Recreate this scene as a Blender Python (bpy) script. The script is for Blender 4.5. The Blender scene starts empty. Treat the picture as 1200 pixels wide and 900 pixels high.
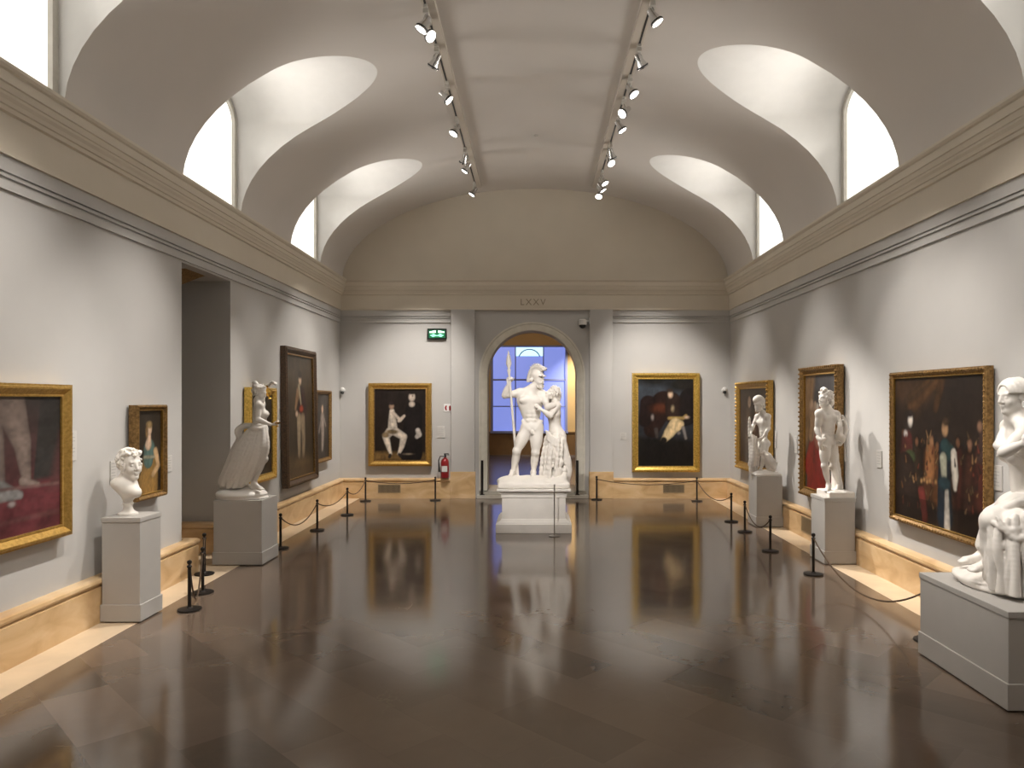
import bpy, bmesh, math, random
import numpy as np
from mathutils import Vector, Matrix, Quaternion

random.seed(7)
SC = bpy.context.scene
COL = SC.collection
PI = math.pi
F = 850.0          # focal length in pixels of the 1200 px wide frame
CX, CY = 627.0, 469.0
H = 2.1            # eye height


def at(px, py, Y):
    """world point seen at pixel (px,py) at depth Y"""
    return Vector(((px - CX) / F * Y, Y, H + (CY - py) / F * Y))


# ------------------------------------------------------------------ objects
def tag(o, label=None, cat=None, group=None, kind=None):
    if label: o['label'] = label
    if cat: o['category'] = cat
    if group: o['group'] = group
    if kind: o['kind'] = kind
    return o


def empty(name, loc=(0, 0, 0), rz=0.0):
    o = bpy.data.objects.new(name, None)
    o.empty_display_size = 0.1
    o.location = loc
    o.rotation_euler = (0, 0, rz)
    COL.objects.link(o)
    return o


class MB:
    """collects shapes that belong to ONE mesh object"""

    def __init__(self):
        self.v = []; self.f = []; self.mi = []; self.cur = 0

    def add(self, vs, fs):
        n = len(self.v)
        self.v.extend([tuple(p) for p in vs])
        for q in fs:
            self.f.append([i + n for i in q]); self.mi.append(self.cur)
        return self

    def box(self, x0, x1, y0, y1, z0, z1):
        vs = [(x0, y0, z0), (x1, y0, z0), (x1, y1, z0), (x0, y1, z0), (x0, y0, z1), (x1, y0, z1), (x1, y1, z1), (x0, y1, z1)]
        return self.add(vs, [(3, 2, 1, 0), (4, 5, 6, 7), (0, 1, 5, 4), (1, 2, 6, 5), (2, 3, 7, 6), (3, 0, 4, 7)])

    def taper(self, x0, x1, y0, y1, z0, z1, d):
        vs = [(x0, y0, z0), (x1, y0, z0), (x1, y1, z0), (x0, y1, z0), (x0 - d, y0 - d, z1), (x1 + d, y0 - d, z1), (x1 + d, y1 + d, z1), (x0 - d, y1 + d, z1)]
        return self.add(vs, [(3, 2, 1, 0), (4, 5, 6, 7), (0, 1, 5, 4), (1, 2, 6, 5), (2, 3, 7, 6), (3, 0, 4, 7)])

    def lathe(self, prof, seg=24, M=None):
        """prof: list of (r,z) bottom to top"""
        vs = []; fs = []
        for r, z in prof:
            for k in range(seg):
                a = 2 * PI * k / seg
                p = Vector((r * math.cos(a), r * math.sin(a), z))
                vs.append(M @ p if M else p)
        for i in range(len(prof) - 1):
            for k in range(seg):
                k2 = (k + 1) % seg
                fs.append((i * seg + k, i * seg + k2, (i + 1) * seg + k2, (i + 1) * seg + k))
        fs.append(tuple(reversed(range(seg))))
        n = (len(prof) - 1) * seg
        fs.append(tuple(n + k for k in range(seg)))
        return self.add(vs, fs)

    def tube(self, pts, r, seg=8):
        pts = [Vector(p) for p in pts]
        rs = r if isinstance(r, (list, tuple)) else [r] * len(pts)
        vs = []; fs = []
        up = None
        for i, p in enumerate(pts):
            t = (pts[min(i + 1, len(pts) - 1)] - pts[max(i - 1, 0)]).normalized()
            if up is None:
                up = Vector((0, 0, 1)) if abs(t.z) < .9 else Vector((1, 0, 0))
            n = (up - t * up.dot(t)).normalized(); b = t.cross(n); up = n
            for k in range(seg):
                a = 2 * PI * k / seg
                vs.append(p + (n * math.cos(a) + b * math.sin(a)) * rs[i])
        for i in range(len(pts) - 1):
            for k in range(seg):
                k2 = (k + 1) % seg
                fs.append((i * seg + k, i * seg + k2, (i + 1) * seg + k2, (i + 1) * seg + k))
        fs.append(tuple(reversed(range(seg))))
        n0 = (len(pts) - 1) * seg
        fs.append(tuple(n0 + k for k in range(seg)))
        return self.add(vs, fs)

    def ball(self, c, r, seg=12, rings=8, sc=(1, 1, 1)):
        vs = []; fs = []
        c = Vector(c)
        for i in range(rings + 1):
            th = PI * i / rings
            for k in range(seg):
                a = 2 * PI * k / seg
                vs.append((c.x + r * sc[0] * math.sin(th) * math.cos(a), c.y + r * sc[1] * math.sin(th) * math.sin(a), c.z - r * sc[2] * math.cos(th)))
        for i in range(rings):
            for k in range(seg):
                k2 = (k + 1) % seg
                fs.append((i * seg + k, i * seg + k2, (i + 1) * seg + k2, (i + 1) * seg + k))
        return self.add(vs, fs)

    def prism(self, poly, fn, d0, d1):
        """poly 2D (ccw), fn(u,v,d)->3D"""
        n = len(poly)
        vs = [fn(u, v, d0) for u, v in poly] + [fn(u, v, d1) for u, v in poly]
        fs = [tuple(reversed(range(n))), tuple(range(n, 2 * n))]
        for i in range(n):
            j = (i + 1) % n
            fs.append((i, j, j + n, i + n))
        return self.add(vs, fs)

    def build(self, name, mats, parent=None, smooth=None, bevel=0, loc=None, merge=True):
        me = bpy.data.meshes.new(name)
        me.from_pydata(self.v, [], self.f)
        if not isinstance(mats, (list, tuple)): mats = [mats]
        for m in mats: me.materials.append(m)
        me.polygons.foreach_set('material_index', self.mi)
        if merge:
            bm = bmesh.new(); bm.from_mesh(me)
            bmesh.ops.remove_doubles(bm, verts=bm.verts, dist=1e-5)
            bmesh.ops.recalc_face_normals(bm, faces=bm.faces)
            bm.to_mesh(me); bm.free()
        if smooth is not None:
            me.polygons.foreach_set('use_smooth', [True] * len(me.polygons))
            me.set_sharp_from_angle(angle=math.radians(smooth))
        o = bpy.data.objects.new(name, me)
        COL.objects.link(o)
        if parent: o.parent = parent
        if loc is not None: o.location = loc
        if bevel:
            b = o.modifiers.new('edge', 'BEVEL'); b.width = bevel; b.segments = 2; b.limit_method = 'ANGLE'; b.angle_limit = math.radians(40)
        return o


def sweep(mb, prof, path, closed=False):
    """profile (p,z), p measured to the LEFT of the path direction; mitred corners"""
    n = len(path)
    P = [Vector((a, b)) for a, b in path]
    offs = []
    for i in range(n):
        if closed:
            d0 = (P[i] - P[i - 1]).normalized(); d1 = (P[(i + 1) % n] - P[i]).normalized()
        else:
            d0 = (P[i] - P[max(i - 1, 0)]); d1 = (P[min(i + 1, n - 1)] - P[i])
            if d0.length < 1e-9: d0 = d1
            if d1.length < 1e-9: d1 = d0
            d0 = d0.normalized(); d1 = d1.normalized()
        n0 = Vector((-d0.y, d0.x)); n1 = Vector((-d1.y, d1.x))
        m = (n0 + n1)
        m = m / max(m.dot(n0), .2)
        offs.append(m)
    k = len(prof)
    vs = []
    for i in range(n):
        for p, z in prof:
            q = P[i] + offs[i] * p
            vs.append((q.x, q.y, z))
    fs = []
    for i in range(n if closed else n - 1):
        j = (i + 1) % n
        for a in range(k):
            b = (a + 1) % k
            fs.append((i * k + a, j * k + a, j * k + b, i * k + b))
    if not closed:
        fs.append(tuple(range(k))); fs.append(tuple((n - 1) * k + a for a in reversed(range(k))))
    return mb.add(vs, fs)


# ------------------------------------------------------------------ materials
def nodes(name):
    m = bpy.data.materials.new(name); m.use_nodes = True
    nt = m.node_tree
    return m, nt, nt.nodes['Principled BSDF']


def mat(name, col, rough=.6, metal=0., var=.0, scale=6., bump=0., bscale=60., spec=.5, coat=0.):
    m, nt, b = nodes(name)
    b.inputs['Base Color'].default_value = (*col, 1)
    b.inputs['Roughness'].default_value = rough
    b.inputs['Metallic'].default_value = metal
    b.inputs['Specular IOR Level'].default_value = spec
    b.inputs['Coat Weight'].default_value = coat
    tc = nt.nodes.new('ShaderNodeTexCoord')
    if var:
        nz = nt.nodes.new('ShaderNodeTexNoise'); nz.inputs['Scale'].default_value = scale; nz.inputs['Detail'].default_value = 5
        nt.links.new(tc.outputs['Object'], nz.inputs['Vector'])
        r = nt.nodes.new('ShaderNodeValToRGB')
        r.color_ramp.elements[0].position = .3; r.color_ramp.elements[1].position = .7
        r.color_ramp.elements[0].color = (*[max(0, c * (1 - var)) for c in col], 1)
        r.color_ramp.elements[1].color = (*[min(1, c * (1 + var)) for c in col], 1)
        nt.links.new(nz.outputs['Fac'], r.inputs['Fac']); nt.links.new(r.outputs['Color'], b.inputs['Base Color'])
    if bump:
        n2 = nt.nodes.new('ShaderNodeTexNoise'); n2.inputs['Scale'].default_value = bscale; n2.inputs['Detail'].default_value = 4
        nt.links.new(tc.outputs['Object'], n2.inputs['Vector'])
        bp = nt.nodes.new('ShaderNodeBump'); bp.inputs['Strength'].default_value = bump; bp.inputs['Distance'].default_value = .01
        nt.links.new(n2.outputs['Fac'], bp.inputs['Height']); nt.links.new(bp.outputs['Normal'], b.inputs['Normal'])
    return m


def emis(name, col, s):
    m, nt, b = nodes(name)
    b.inputs['Base Color'].default_value = (*col, 1)
    b.inputs['Emission Color'].default_value = (*col, 1)
    b.inputs['Emission Strength'].default_value = s
    b.inputs['Roughness'].default_value = .4
    return m


M = {}
M['wall'] = mat('grey_wall_paint', (.50, .485, .465), .75, var=.03, scale=1.5, bump=.05, bscale=90)
M['vault'] = mat('vault_plaster', (.61, .565, .52), .8, var=.03, scale=.8, bump=.05, bscale=60)
M['cream'] = mat('cream_plaster', (.63, .565, .465), .7, var=.03, scale=1.5)
M['white'] = mat('white_plaster', (.80, .77, .73), .7, var=.02)
M['stonegrey'] = mat('grey_stone_trim', (.52, .49, .43), .6, var=.08, scale=8)
M['archstone'] = mat('pale_arch_stone', (.66, .63, .55), .6, var=.06, scale=8)
M['pedestal'] = mat('pedestal_paint', (.43, .41, .385), .55, var=.02)
M['pedwhite'] = mat('white_marble_pedestal', (.86, .83, .79), .4, var=.04, scale=4)
M['marble'] = mat('white_statue_marble', (.80, .76, .71), .45, var=.03, scale=9, bump=.06, bscale=120)
M['plaster'] = mat('white_bust_plaster', (.80, .76, .70), .6, var=.03, scale=9)
M['black'] = mat('black_iron', (.018, .014, .012), .45, metal=.4)
M['blackplastic'] = mat('black_plastic', (.02, .02, .02), .4)
M['rope'] = mat('brown_rope', (.10, .062, .035), .8, bump=.4, bscale=200)
M['steel'] = mat('grey_steel', (.35, .33, .31), .35, metal=.8)
M['trackpaint'] = mat('track_paint', (.52, .46, .39), .5)
M['chrome'] = mat('satin_chrome', (.72, .72, .72), .2, metal=1.)
M['fixture'] = mat('fixture_grey', (.55, .52, .47), .4)
M['lens'] = emis('lit_lens', (1, .97, .92), 6.)
M['red'] = mat('red_enamel', (.26, .012, .015), .35)
M['whiteplastic'] = mat('white_plastic', (.75, .74, .72), .5)
M['labelcard'] = mat('label_card', (.56, .54, .51), .5)
M['ink'] = mat('printed_text', (.34, .33, .32), .6)
M['vent'] = mat('bronze_vent', (.36, .27, .16), .5, metal=.3)


def gold(name, a, b_, rough=.38, metal=.75):
    m, nt, b = nodes(name)
    tc = nt.nodes.new('ShaderNodeTexCoord')
    nz = nt.nodes.new('ShaderNodeTexNoise'); nz.inputs['Scale'].default_value = 38; nz.inputs['Detail'].default_value = 6
    nt.links.new(tc.outputs['Object'], nz.inputs['Vector'])
    r = nt.nodes.new('ShaderNodeValToRGB')
    r.color_ramp.elements[0].position = .32; r.color_ramp.elements[1].position = .62
    r.color_ramp.elements[0].color = (*a, 1); r.color_ramp.elements[1].color = (*b_, 1)
    nt.links.new(nz.outputs['Fac'], r.inputs['Fac']); nt.links.new(r.outputs['Color'], b.inputs['Base Color'])
    b.inputs['Roughness'].default_value = rough; b.inputs['Metallic'].default_value = metal
    bp = nt.nodes.new('ShaderNodeBump'); bp.inputs['Strength'].default_value = .35; bp.inputs['Distance'].default_value = .01
    nt.links.new(nz.outputs['Fac'], bp.inputs['Height']); nt.links.new(bp.outputs['Normal'], b.inputs['Normal'])
    return m


M['gold'] = gold('gilded_wood', (.42, .25, .06), (.58, .36, .10))
M['goldbright'] = gold('bright_gilded_wood', (.55, .34, .06), (.85, .58, .15), .3)
M['golddark'] = gold('dark_gilded_wood', (.16, .09, .03), (.34, .20, .07), .45, .5)
M['darkwood'] = gold('dark_wood_frame', (.035, .02, .012), (.09, .05, .025), .45, .0)
M['gilt'] = gold('gilt_bronze', (.6, .34, .06), (.8, .5, .12), .25, 1.)


def marble_tan():
    m, nt, b = nodes('tan_marble')
    tc = nt.nodes.new('ShaderNodeTexCoord')
    mp = nt.nodes.new('ShaderNodeMapping'); mp.inputs['Scale'].default_value = (1, 1, 2.2)
    nt.links.new(tc.outputs['Object'], mp.inputs['Vector'])
    nz = nt.nodes.new('ShaderNodeTexNoise'); nz.inputs['Scale'].default_value = 2.2; nz.inputs['Detail'].default_value = 7; nz.inputs['Distortion'].default_value = .8
    nt.links.new(mp.outputs['Vector'], nz.inputs['Vector'])
    r = nt.nodes.new('ShaderNodeValToRGB')
    e = r.color_ramp.elements
    e[0].position = .28; e[0].color = (.50, .31, .145, 1)
    e[1].position = .72; e[1].color = (.72, .53, .32, 1)
    x = r.color_ramp.elements.new(.5); x.color = (.63, .43, .225, 1)
    nt.links.new(nz.outputs['Fac'], r.inputs['Fac']); nt.links.new(r.outputs['Color'], b.inputs['Base Color'])
    b.inputs['Roughness'].default_value = .3
    return m


M['tan'] = marble_tan()
M['tanfloor'] = mat('pale_tan_marble_floor', (.70, .55, .38), .28, var=.1, scale=3)


def floor_mat():
    m, nt, b = nodes('polished_brown_marble')
    L = nt.links.new; N = nt.nodes.new
    tc = N('ShaderNodeTexCoord')
    mp = N('ShaderNodeMapping'); mp.inputs['Rotation'].default_value = (0, 0, math.radians(45)); mp.inputs['Location'].default_value = (.31, .12, 0)
    L(tc.outputs['Object'], mp.inputs['Vector'])
    # slabs laid diagonally, each with its own tone
    br = N('ShaderNodeTexBrick'); br.offset = .5; br.squash = 1
    br.inputs['Scale'].default_value = 1.0
    br.inputs['Mortar Size'].default_value = .0015; br.inputs['Brick Width'].default_value = .95; br.inputs['Row Height'].default_value = .42
    br.inputs['Mortar Smooth'].default_value = .2
    br.inputs['Color1'].default_value = (0, 0, 0, 1); br.inputs['Color2'].default_value = (1, 1, 1, 1); br.inputs['Mortar'].default_value = (.45, .45, .45, 1)
    L(mp.outputs['Vector'], br.inputs['Vector'])
    n1 = N('ShaderNodeTexNoise'); n1.inputs['Scale'].default_value = 1.3; n1.inputs['Detail'].default_value = 8; n1.inputs['Roughness'].default_value = .62; n1.inputs['Distortion'].default_value = .6
    L(tc.outputs['Object'], n1.inputs['Vector'])
    r1 = N('ShaderNodeValToRGB')
    e = r1.color_ramp.elements
    e[0].position = .10; e[0].color = (.078, .060, .043, 1)
    e[1].position = .9; e[1].color = (.205, .148, .109, 1)
    x = e.new(.38); x.color = (.148, .108, .079, 1)
    mx = N('ShaderNodeMath'); mx.operation = 'MULTIPLY_ADD'; mx.inputs[1].default_value = .55
    L(n1.outputs['Fac'], mx.inputs[0])
    sc = N('ShaderNodeMath'); sc.operation = 'MULTIPLY'; sc.inputs[1].default_value = .50
    L(br.outputs['Color'], sc.inputs[0]); L(sc.outputs[0], mx.inputs[2]); L(mx.outputs[0], r1.inputs['Fac'])
    # thin pale veins
    vo = N('ShaderNodeTexVoronoi'); vo.feature = 'DISTANCE_TO_EDGE'; vo.inputs['Scale'].default_value = 1.25
    n2 = N('ShaderNodeTexNoise'); n2.inputs['Scale'].default_value = 1.7; n2.inputs['Detail'].default_value = 5
    L(tc.outputs['Object'], n2.inputs['Vector'])
    va = N('ShaderNodeVectorMath'); va.operation = 'MULTIPLY_ADD'; va.inputs[1].default_value = (.9, .9, .9)
    L(n2.outputs['Color'], va.inputs[0]); L(tc.outputs['Object'], va.inputs[2]); L(va.outputs['Vector'], vo.inputs['Vector'])
    rv = N('ShaderNodeValToRGB'); rv.color_ramp.elements[0].position = 0; rv.color_ramp.elements[0].color = (1, 1, 1, 1)
    rv.color_ramp.elements[1].position = .008; rv.color_ramp.elements[1].color = (0, 0, 0, 1)
    L(vo.outputs['Distance'], rv.inputs['Fac'])
    n3 = N('ShaderNodeTexNoise'); n3.inputs['Scale'].default_value = 1.1; L(tc.outputs['Object'], n3.inputs['Vector'])
    r3 = N('ShaderNodeValToRGB'); r3.color_ramp.elements[0].position = .52; r3.color_ramp.elements[1].position = .68
    L(n3.outputs['Fac'], r3.inputs['Fac'])
    mm = N('ShaderNodeMath'); mm.operation = 'MULTIPLY'; L(rv.outputs['Color'], mm.inputs[0]); L(r3.outputs['Color'], mm.inputs[1])
    m3 = N('ShaderNodeMath'); m3.operation = 'MULTIPLY'; m3.inputs[1].default_value = .5; L(mm.outputs[0], m3.inputs[0])
    mix = N('ShaderNodeMix'); mix.data_type = 'RGBA'; mix.inputs['B'].default_value = (.24, .19, .13, 1)
    L(m3.outputs[0], mix.inputs['Factor']); L(r1.outputs['Color'], mix.inputs['A'])
    L(mix.outputs['Result'], b.inputs['Base Color'])
    rr = N('ShaderNodeMapRange'); rr.inputs['To Min'].default_value = .08; rr.inputs['To Max'].default_value = .16
    L(n1.outputs['Fac'], rr.inputs['Value']); L(rr.outputs['Result'], b.inputs['Roughness'])
    b.inputs['Specular IOR Level'].default_value = .5; b.inputs['IOR'].default_value = 2.05
    # long soft undulation of the polish
    n4 = N('ShaderNodeTexNoise'); n4.inputs['Scale'].default_value = 2.6; n4.inputs['Detail'].default_value = 3
    L(tc.outputs['Object'], n4.inputs['Vector'])
    bp = N('ShaderNodeBump'); bp.inputs['Strength'].default_value = .05; bp.inputs['Distance'].default_value = .02
    L(n4.outputs['Fac'], bp.inputs['Height']); L(bp.outputs['Normal'], b.inputs['Normal'])
    return m


M['floor'] = floor_mat()

# ------------------------------------------------------------------ camera
cam = bpy.data.cameras.new('camera')
cam.sensor_fit = 'HORIZONTAL'; cam.sensor_width = 36.0
cam.lens = 36.0 * F / 1200.0
cam.shift_x = -(CX - 600) / 1200.0
cam.shift_y = (CY - 450) / 1200.0
cam.clip_start = .05; cam.clip_end = 200
camo = bpy.data.objects.new('camera', cam); COL.objects.link(camo)
camo.location = (0, 0, H); camo.rotation_euler = (PI / 2, 0, 0)
SC.camera = camo
vs_ = SC.view_settings
SC.display_settings.display_device = 'sRGB'
vs_.view_transform = 'Standard'; vs_.look = 'None'; vs_.gamma = 1.0; vs_.exposure = 0.3; vs_.use_curve_mapping = False
# ================================================================== ROOM
W = 4.2; YB = 15.6; YF = -4.5
ZS = 4.66; VA = 4.15; VB = 1.99          # vault: springing, half span, rise
ZJ = 5.98; ZC = 6.39; HW = .84           # lunette: springing of its arch, crown, half width
OP0, OP1 = 8.62, 10.0                    # opening in the left wall


def struct(mb, name, m, parent=None, **k):
    o = mb.build(name, m, parent, **k)
    if parent is None: o['kind'] = 'structure'
    return o


# floor
b = MB(); b.box(-3.75, 3.75, YF, 15.6, -.2, 0)
struct(b, 'floor', M['floor'])
b = MB(); b.box(3.75, 4.25, YF, YB, -.2, .001)
struct(b, 'floor_border_right', M['tanfloor'])
b = MB(); b.box(-4.25, -3.75, YF, YB, -.2, .001); b.box(-7, -4.25, OP0, OP1, -.2, .001)
struct(b, 'floor_border_left', M['tanfloor'])

# walls
b = MB(); b.box(W, W + .3, YF, YB + .3, 0, 4.72)
struct(b, 'wall_right', M['wall'])
b = MB(); b.box(-W - .3, -W, YF, OP0, 0, 4.72); b.box(-W - .3, -W, OP1, YB + .3, 0, 4.72); b.box(-W - .3, -W, OP0, OP1, 3.74, 4.72)
b.box(-7, -W - .3, OP1, OP1 + .3, 0, 3.95); b.box(-7, -W - .3, OP0 - .3, OP0, 0, 3.95); b.box(-7.3, -7, OP0 - .3, OP1 + .3, 0, 3.95); b.box(-7, -W - .3, OP0, OP1, 3.74, 3.95)
struct(b, 'wall_left', M['wall'])
b = MB(); b.box(-W - .3, W + .3, YF - .3, YF, 0, 6.9)
struct(b, 'wall_front', M['wall'])

# far wall with the arched doorway
AX, AR, AZ = -.065, .962, 2.64            # arch axis, radius, springing
WT = .62
b = MB()
b.box(-W - .3, AX - AR, YB, YB + WT, 0, 4.30); b.box(AX + AR, W + .3, YB, YB + WT, 0, 4.30)
n = 40
arc = [(AX - AR * math.cos(PI * i / n), AZ + AR * math.sin(PI * i / n)) for i in range(n + 1)]
for i in range(n):
    (xa, za), (xb, zb) = arc[i], arc[i + 1]
    b.add([(xa, YB, za), (xb, YB, zb), (xb, YB, 4.3), (xa, YB, 4.3), (xa, YB + WT, za), (xb, YB + WT, zb), (xb, YB + WT, 4.3), (xa, YB + WT, 4.3)],
          [(0, 1, 2, 3), (7, 6, 5, 4), (0, 4, 5, 1), (3, 2, 6, 7)])
struct(b, 'wall_back', M['wall'])
b = MB(); b.box(-W - .3, W + .3, YB, YB + .3, 4.30, 6.9)
struct(b, 'wall_back_tympanum', M['cream'])

# arch surround (archivolt with a bead on its outer edge)
b = MB()
RO = 1.135
prof = [(AR - .005, .0), (AR - .005, -.045), (AR + .03, -.06), (RO - .05, -.06), (RO - .035, -.075), (RO, -.075), (RO, .0)]
path = [(AX - 1, None, 0.0)]
vs = []; fs = []
stations = [(PI, 0.16)] + [(PI - PI * i / n, AZ) for i in range(n + 1)] + [(0, 0.16)]
for a, zc in stations:
    for r, d in prof:
        vs.append((AX + r * math.cos(a), YB + d, zc + (r * math.sin(a) if zc == AZ else 0)))
k = len(prof)
for i in range(len(stations) - 1):
    for j in range(k):
        j2 = (j + 1) % k
        fs.append((i * k + j, (i + 1) * k + j, (i + 1) * k + j2, i * k + j2))
b.add(vs, fs)
struct(b, 'door_1', M['archstone'], smooth=40)
# pilasters beside the doorway
for x0, x1, nm in ((-1.80, -1.29, 'pilaster_left'), (1.17, 1.66, 'pilaster_right')):
    b = MB(); b.box(x0, x1, YB - .10, YB, .57, 4.04)
    o = struct(b, nm, M['wall'], bevel=.006)
    p = MB(); p.box(x0 - .015, x1 + .015, YB - .12, YB, 0, .57)
    struct(p, 'plinth', M['tan'], o, bevel=.006)
# threshold step
b = MB(); b.box(-1.24, 1.14, YB - .14, YB + WT + .4, 0, .075); b.box(-1.21, 1.11, YB - .02, YB + WT + .5, .075, .15)
struct(b, 'step_threshold', M['stonegrey'], bevel=.008)

# entablature: profile (projection, height)
upper = [(-.02, 4.03), (.055, 4.03), (.055, 4.055), (.045, 4.06), (.05, 4.35), (.075, 4.36), (.08, 4.395), (.095, 4.40), (.105, 4.43), (.125, 4.455), (.128, 4.475),
         (.14, 4.48), (.15, 4.53), (.165, 4.535), (.165, 4.615), (.185, 4.625), (.20, 4.645), (.20, 4.672), (-.02, 4.69)]
lower = [(-.02, 3.765), (.026, 3.765), (.026, 3.79), (.014, 3.795), (.014, 3.845), (.002, 3.847), (.002, 3.862), (.028, 3.864), (.028, 3.886), (.002, 3.888), (.002, 3.905), (.028, 3.907), (.028, 4.032), (-.02, 4.032)]
b = MB()
sweep(b, upper, [(W, YF), (W, YB), (1.75, YB), (1.75, YB - .04), (-1.88, YB - .04), (-1.88, YB), (-W, YB), (-W, YF)], closed=True)
struct(b, 'trim_1', M['cream'])
b = MB(); sweep(b, lower, [(W, YF), (W, YB), (1.66, YB)])
struct(b, 'trim_2', M['wall'])
b = MB(); sweep(b, lower, [(-1.80, YB), (-W, YB), (-W, YF)])
struct(b, 'trim_3', M['wall'])

# baseboards of tan marble with a rounded top moulding
bp = [(-.02, 0), (.10, 0), (.10, .335), (.085, .345), (.085, .355), (.105, .365), (.115, .385), (.11, .41), (.085, .425), (.03, .43), (-.02, .43)]
b = MB(); sweep(b, bp, [(W, YF), (W, YB), (1.66, YB)])
struct(b, 'baseboard_right', M['tan'], smooth=35)
b = MB(); sweep(b, bp, [(-1.80, YB), (-W, YB), (-W, OP1), (-6.9, OP1)])
struct(b, 'baseboard_left_far', M['tan'], smooth=35)
b = MB(); sweep(b, bp, [(-6.9, OP0 + .12), (-W, OP0 + .12), (-W, YF)])
struct(b, 'baseboard_left_near', M['tan'], smooth=35)

# vault, cut by the lunettes
LL = [-2.1, 1.72, 5.55, 9.38, 13.15]
RL = [-2.4, 1.45, 5.30, 9.10, 12.95]


def hw(z):
    if z <= ZJ: return HW
    if z >= ZC - 1e-6: return 0.
    return HW * math.sqrt(1 - ((z - ZJ) / (ZC - ZJ)) ** 2)


rows = [ZS - .08 + (ZJ - ZS + .08) * i / 9 for i in range(9)]
rows += [ZJ + (ZC - ZJ) * math.sin(PI / 2 * i / 18) for i in range(19)]
th_c = math.asin((ZC - ZS) / VB)
rows += [ZS + VB * math.sin(th_c + (PI / 2 - th_c) * i / 14) for i in range(1, 15)]


def vx(z):
    s = min(1, max(0, (z - ZS) / VB))
    return VA * math.sqrt(max(0, 1 - s * s))


def vault_side(mb, side, cs):
    bounds = []
    edges = [None] + cs + [None]
    for i in range(len(edges) - 1):
        vs = []; fs = []
        nc = 12
        for z in rows:
            y0 = YF if edges[i] is None else edges[i] + hw(z)
            y1 = YB if edges[i + 1] is None else edges[i + 1] - hw(z)
            for k in range(nc + 1):
                vs.append((side * vx(z), y0 + (y1 - y0) * k / nc, z))
        for r in range(len(rows) - 1):
            for k in range(nc):
                a = r * (nc + 1) + k
                fs.append((a, a + 1, a + nc + 2, a + nc + 1))
        mb.add(vs, fs)


b = MB(); vault_side(b, -1, LL); vault_side(b, 1, RL)
struct(b, 'ceiling', M['vault'], smooth=60)

M['pane'] = emis('daylit_pane', (1.0, .985, .94), 1.0)
M['reveal'] = mat('reveal_plaster', (.62, .60, .57), .7, var=.02)
XW = 4.245; FILL = 25; UPT = math.radians(30)
wi = 0
for side, cs in ((-1, LL), (1, RL)):
    for yc in cs:
        wi += 1
        prof = [(yc - hw(z), z) for z in rows if z < ZC - 1e-6] + [(yc, ZC)] + [(yc + hw(z), z) for z in reversed(rows) if z < ZC - 1e-6]
        # frame
        b = MB()
        ins = []
        for (y, z) in prof:
            dy = y - yc
            f_ = (HW - .075) / HW
            zz = z if z <= ZJ else ZJ + (z - ZJ) * (ZC - ZJ - .075) / (ZC - ZJ)
            ins.append((yc + dy * f_, zz))
        x0, x1 = side * (XW - .045), side * XW
        n_ = len(prof)
        vs = [(x0, y, z) for y, z in prof] + [(x0, y, z) for y, z in ins] + [(x1, y, z) for y, z in ins]
        fs = []
        for i in range(n_ - 1):
            fs.append((i, i + 1, n_ + i + 1, n_ + i)); fs.append((n_ + i, n_ + i + 1, 2 * n_ + i + 1, 2 * n_ + i))
        b.add(vs, fs)
        b.box(min(x0, x1), max(x0, x1), yc - HW, yc + HW, ZS - .08, ZS + .06)
        fr = struct(b, 'window_%d' % wi, M['stonegrey'])
        r_ = MB()
        vs = [(side * max(vx(z), .3), y, z) for y, z in prof] + [(side * XW, y, z) for y, z in prof]
        fs = [(i, i + 1, n_ + i + 1, n_ + i) for i in range(n_ - 1)]
        r_.add(vs, fs)
        r_.box(min(side * VA * .99, side * XW), max(side * VA * .99, side * XW), yc - HW, yc + HW, ZS - .09, ZS + .01)
        r_.build('window_reveal', M['reveal'], fr, smooth=40, merge=True)
        p = MB()
        p.add([(x1, y, z) for y, z in prof], [tuple(range(n_))])
        p.build('window_pane', M['pane'], fr)
        # added lamp at the window, tilted up to brighten the middle of the vault
        ld = bpy.data.lights.new('window_daylight', 'AREA'); ld.shape = 'RECTANGLE'; ld.size = 1.3; ld.size_y = 1.2
        ld.energy = FILL; ld.color = (1, .97, .92); ld.spread = math.radians(95)
        lo = bpy.data.objects.new('window_daylight', ld); COL.objects.link(lo); lo.location = (side * (XW - .05), yc, 5.42)
        lo.rotation_euler = Vector((-side * math.cos(UPT), 0, math.sin(UPT))).to_track_quat('-Z', 'Y').to_euler()

# ------------------------------------------------ the room seen through the arch
B2 = 26.0
M['wall2'] = mat('ochre_wall', (.56, .41, .22), .7, var=.04, scale=2)
M['floor2'] = mat('dark_blue_marble_floor', (.10, .105, .14), .25, var=.3, scale=1.2, spec=1.)  # blue of the window's reflection is mixed into this base colour
M['wainscot'] = mat('brown_wainscot', (.16, .095, .045), .5, var=.1)
b = MB(); b.box(-4.5, 4.5, YB + WT, B2 + .3, -.05, .14)
struct(b, 'floor_next_room', M['floor2'])
b = MB(); b.box(-4.8, 4.8, B2, B2 + .3, 0, 5.2); b.box(-4.8, -4.5, YB + WT, B2, 0, 5.2); b.box(4.5, 4.8, YB + WT, B2, 0, 5.2); b.box(-4.8, 4.8, YB + WT + .01, YB + WT + .02, 4.2, 5.2)
struct(b, 'wall_next_room', M['wall2'])
b = MB(); b.box(-4.8, 4.8, YB + WT, B2 + .3, 5.0, 5.2)
struct(b, 'ceiling_next_room', M['wall2'])
b = MB(); b.box(-4.5, 4.5, B2 - .05, B2, .14, .92); b.box(-4.5, 4.5, B2 - .07, B2, .92, .97)
struct(b, 'baseboard_next_room', M['wainscot'])
wx0, wx1, wz0, wz1 = -1.50, 1.08, 1.0, 4.0
M['bluepane'] = emis('dusk_blue_pane', (.19, .25, .68), .8)
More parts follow.
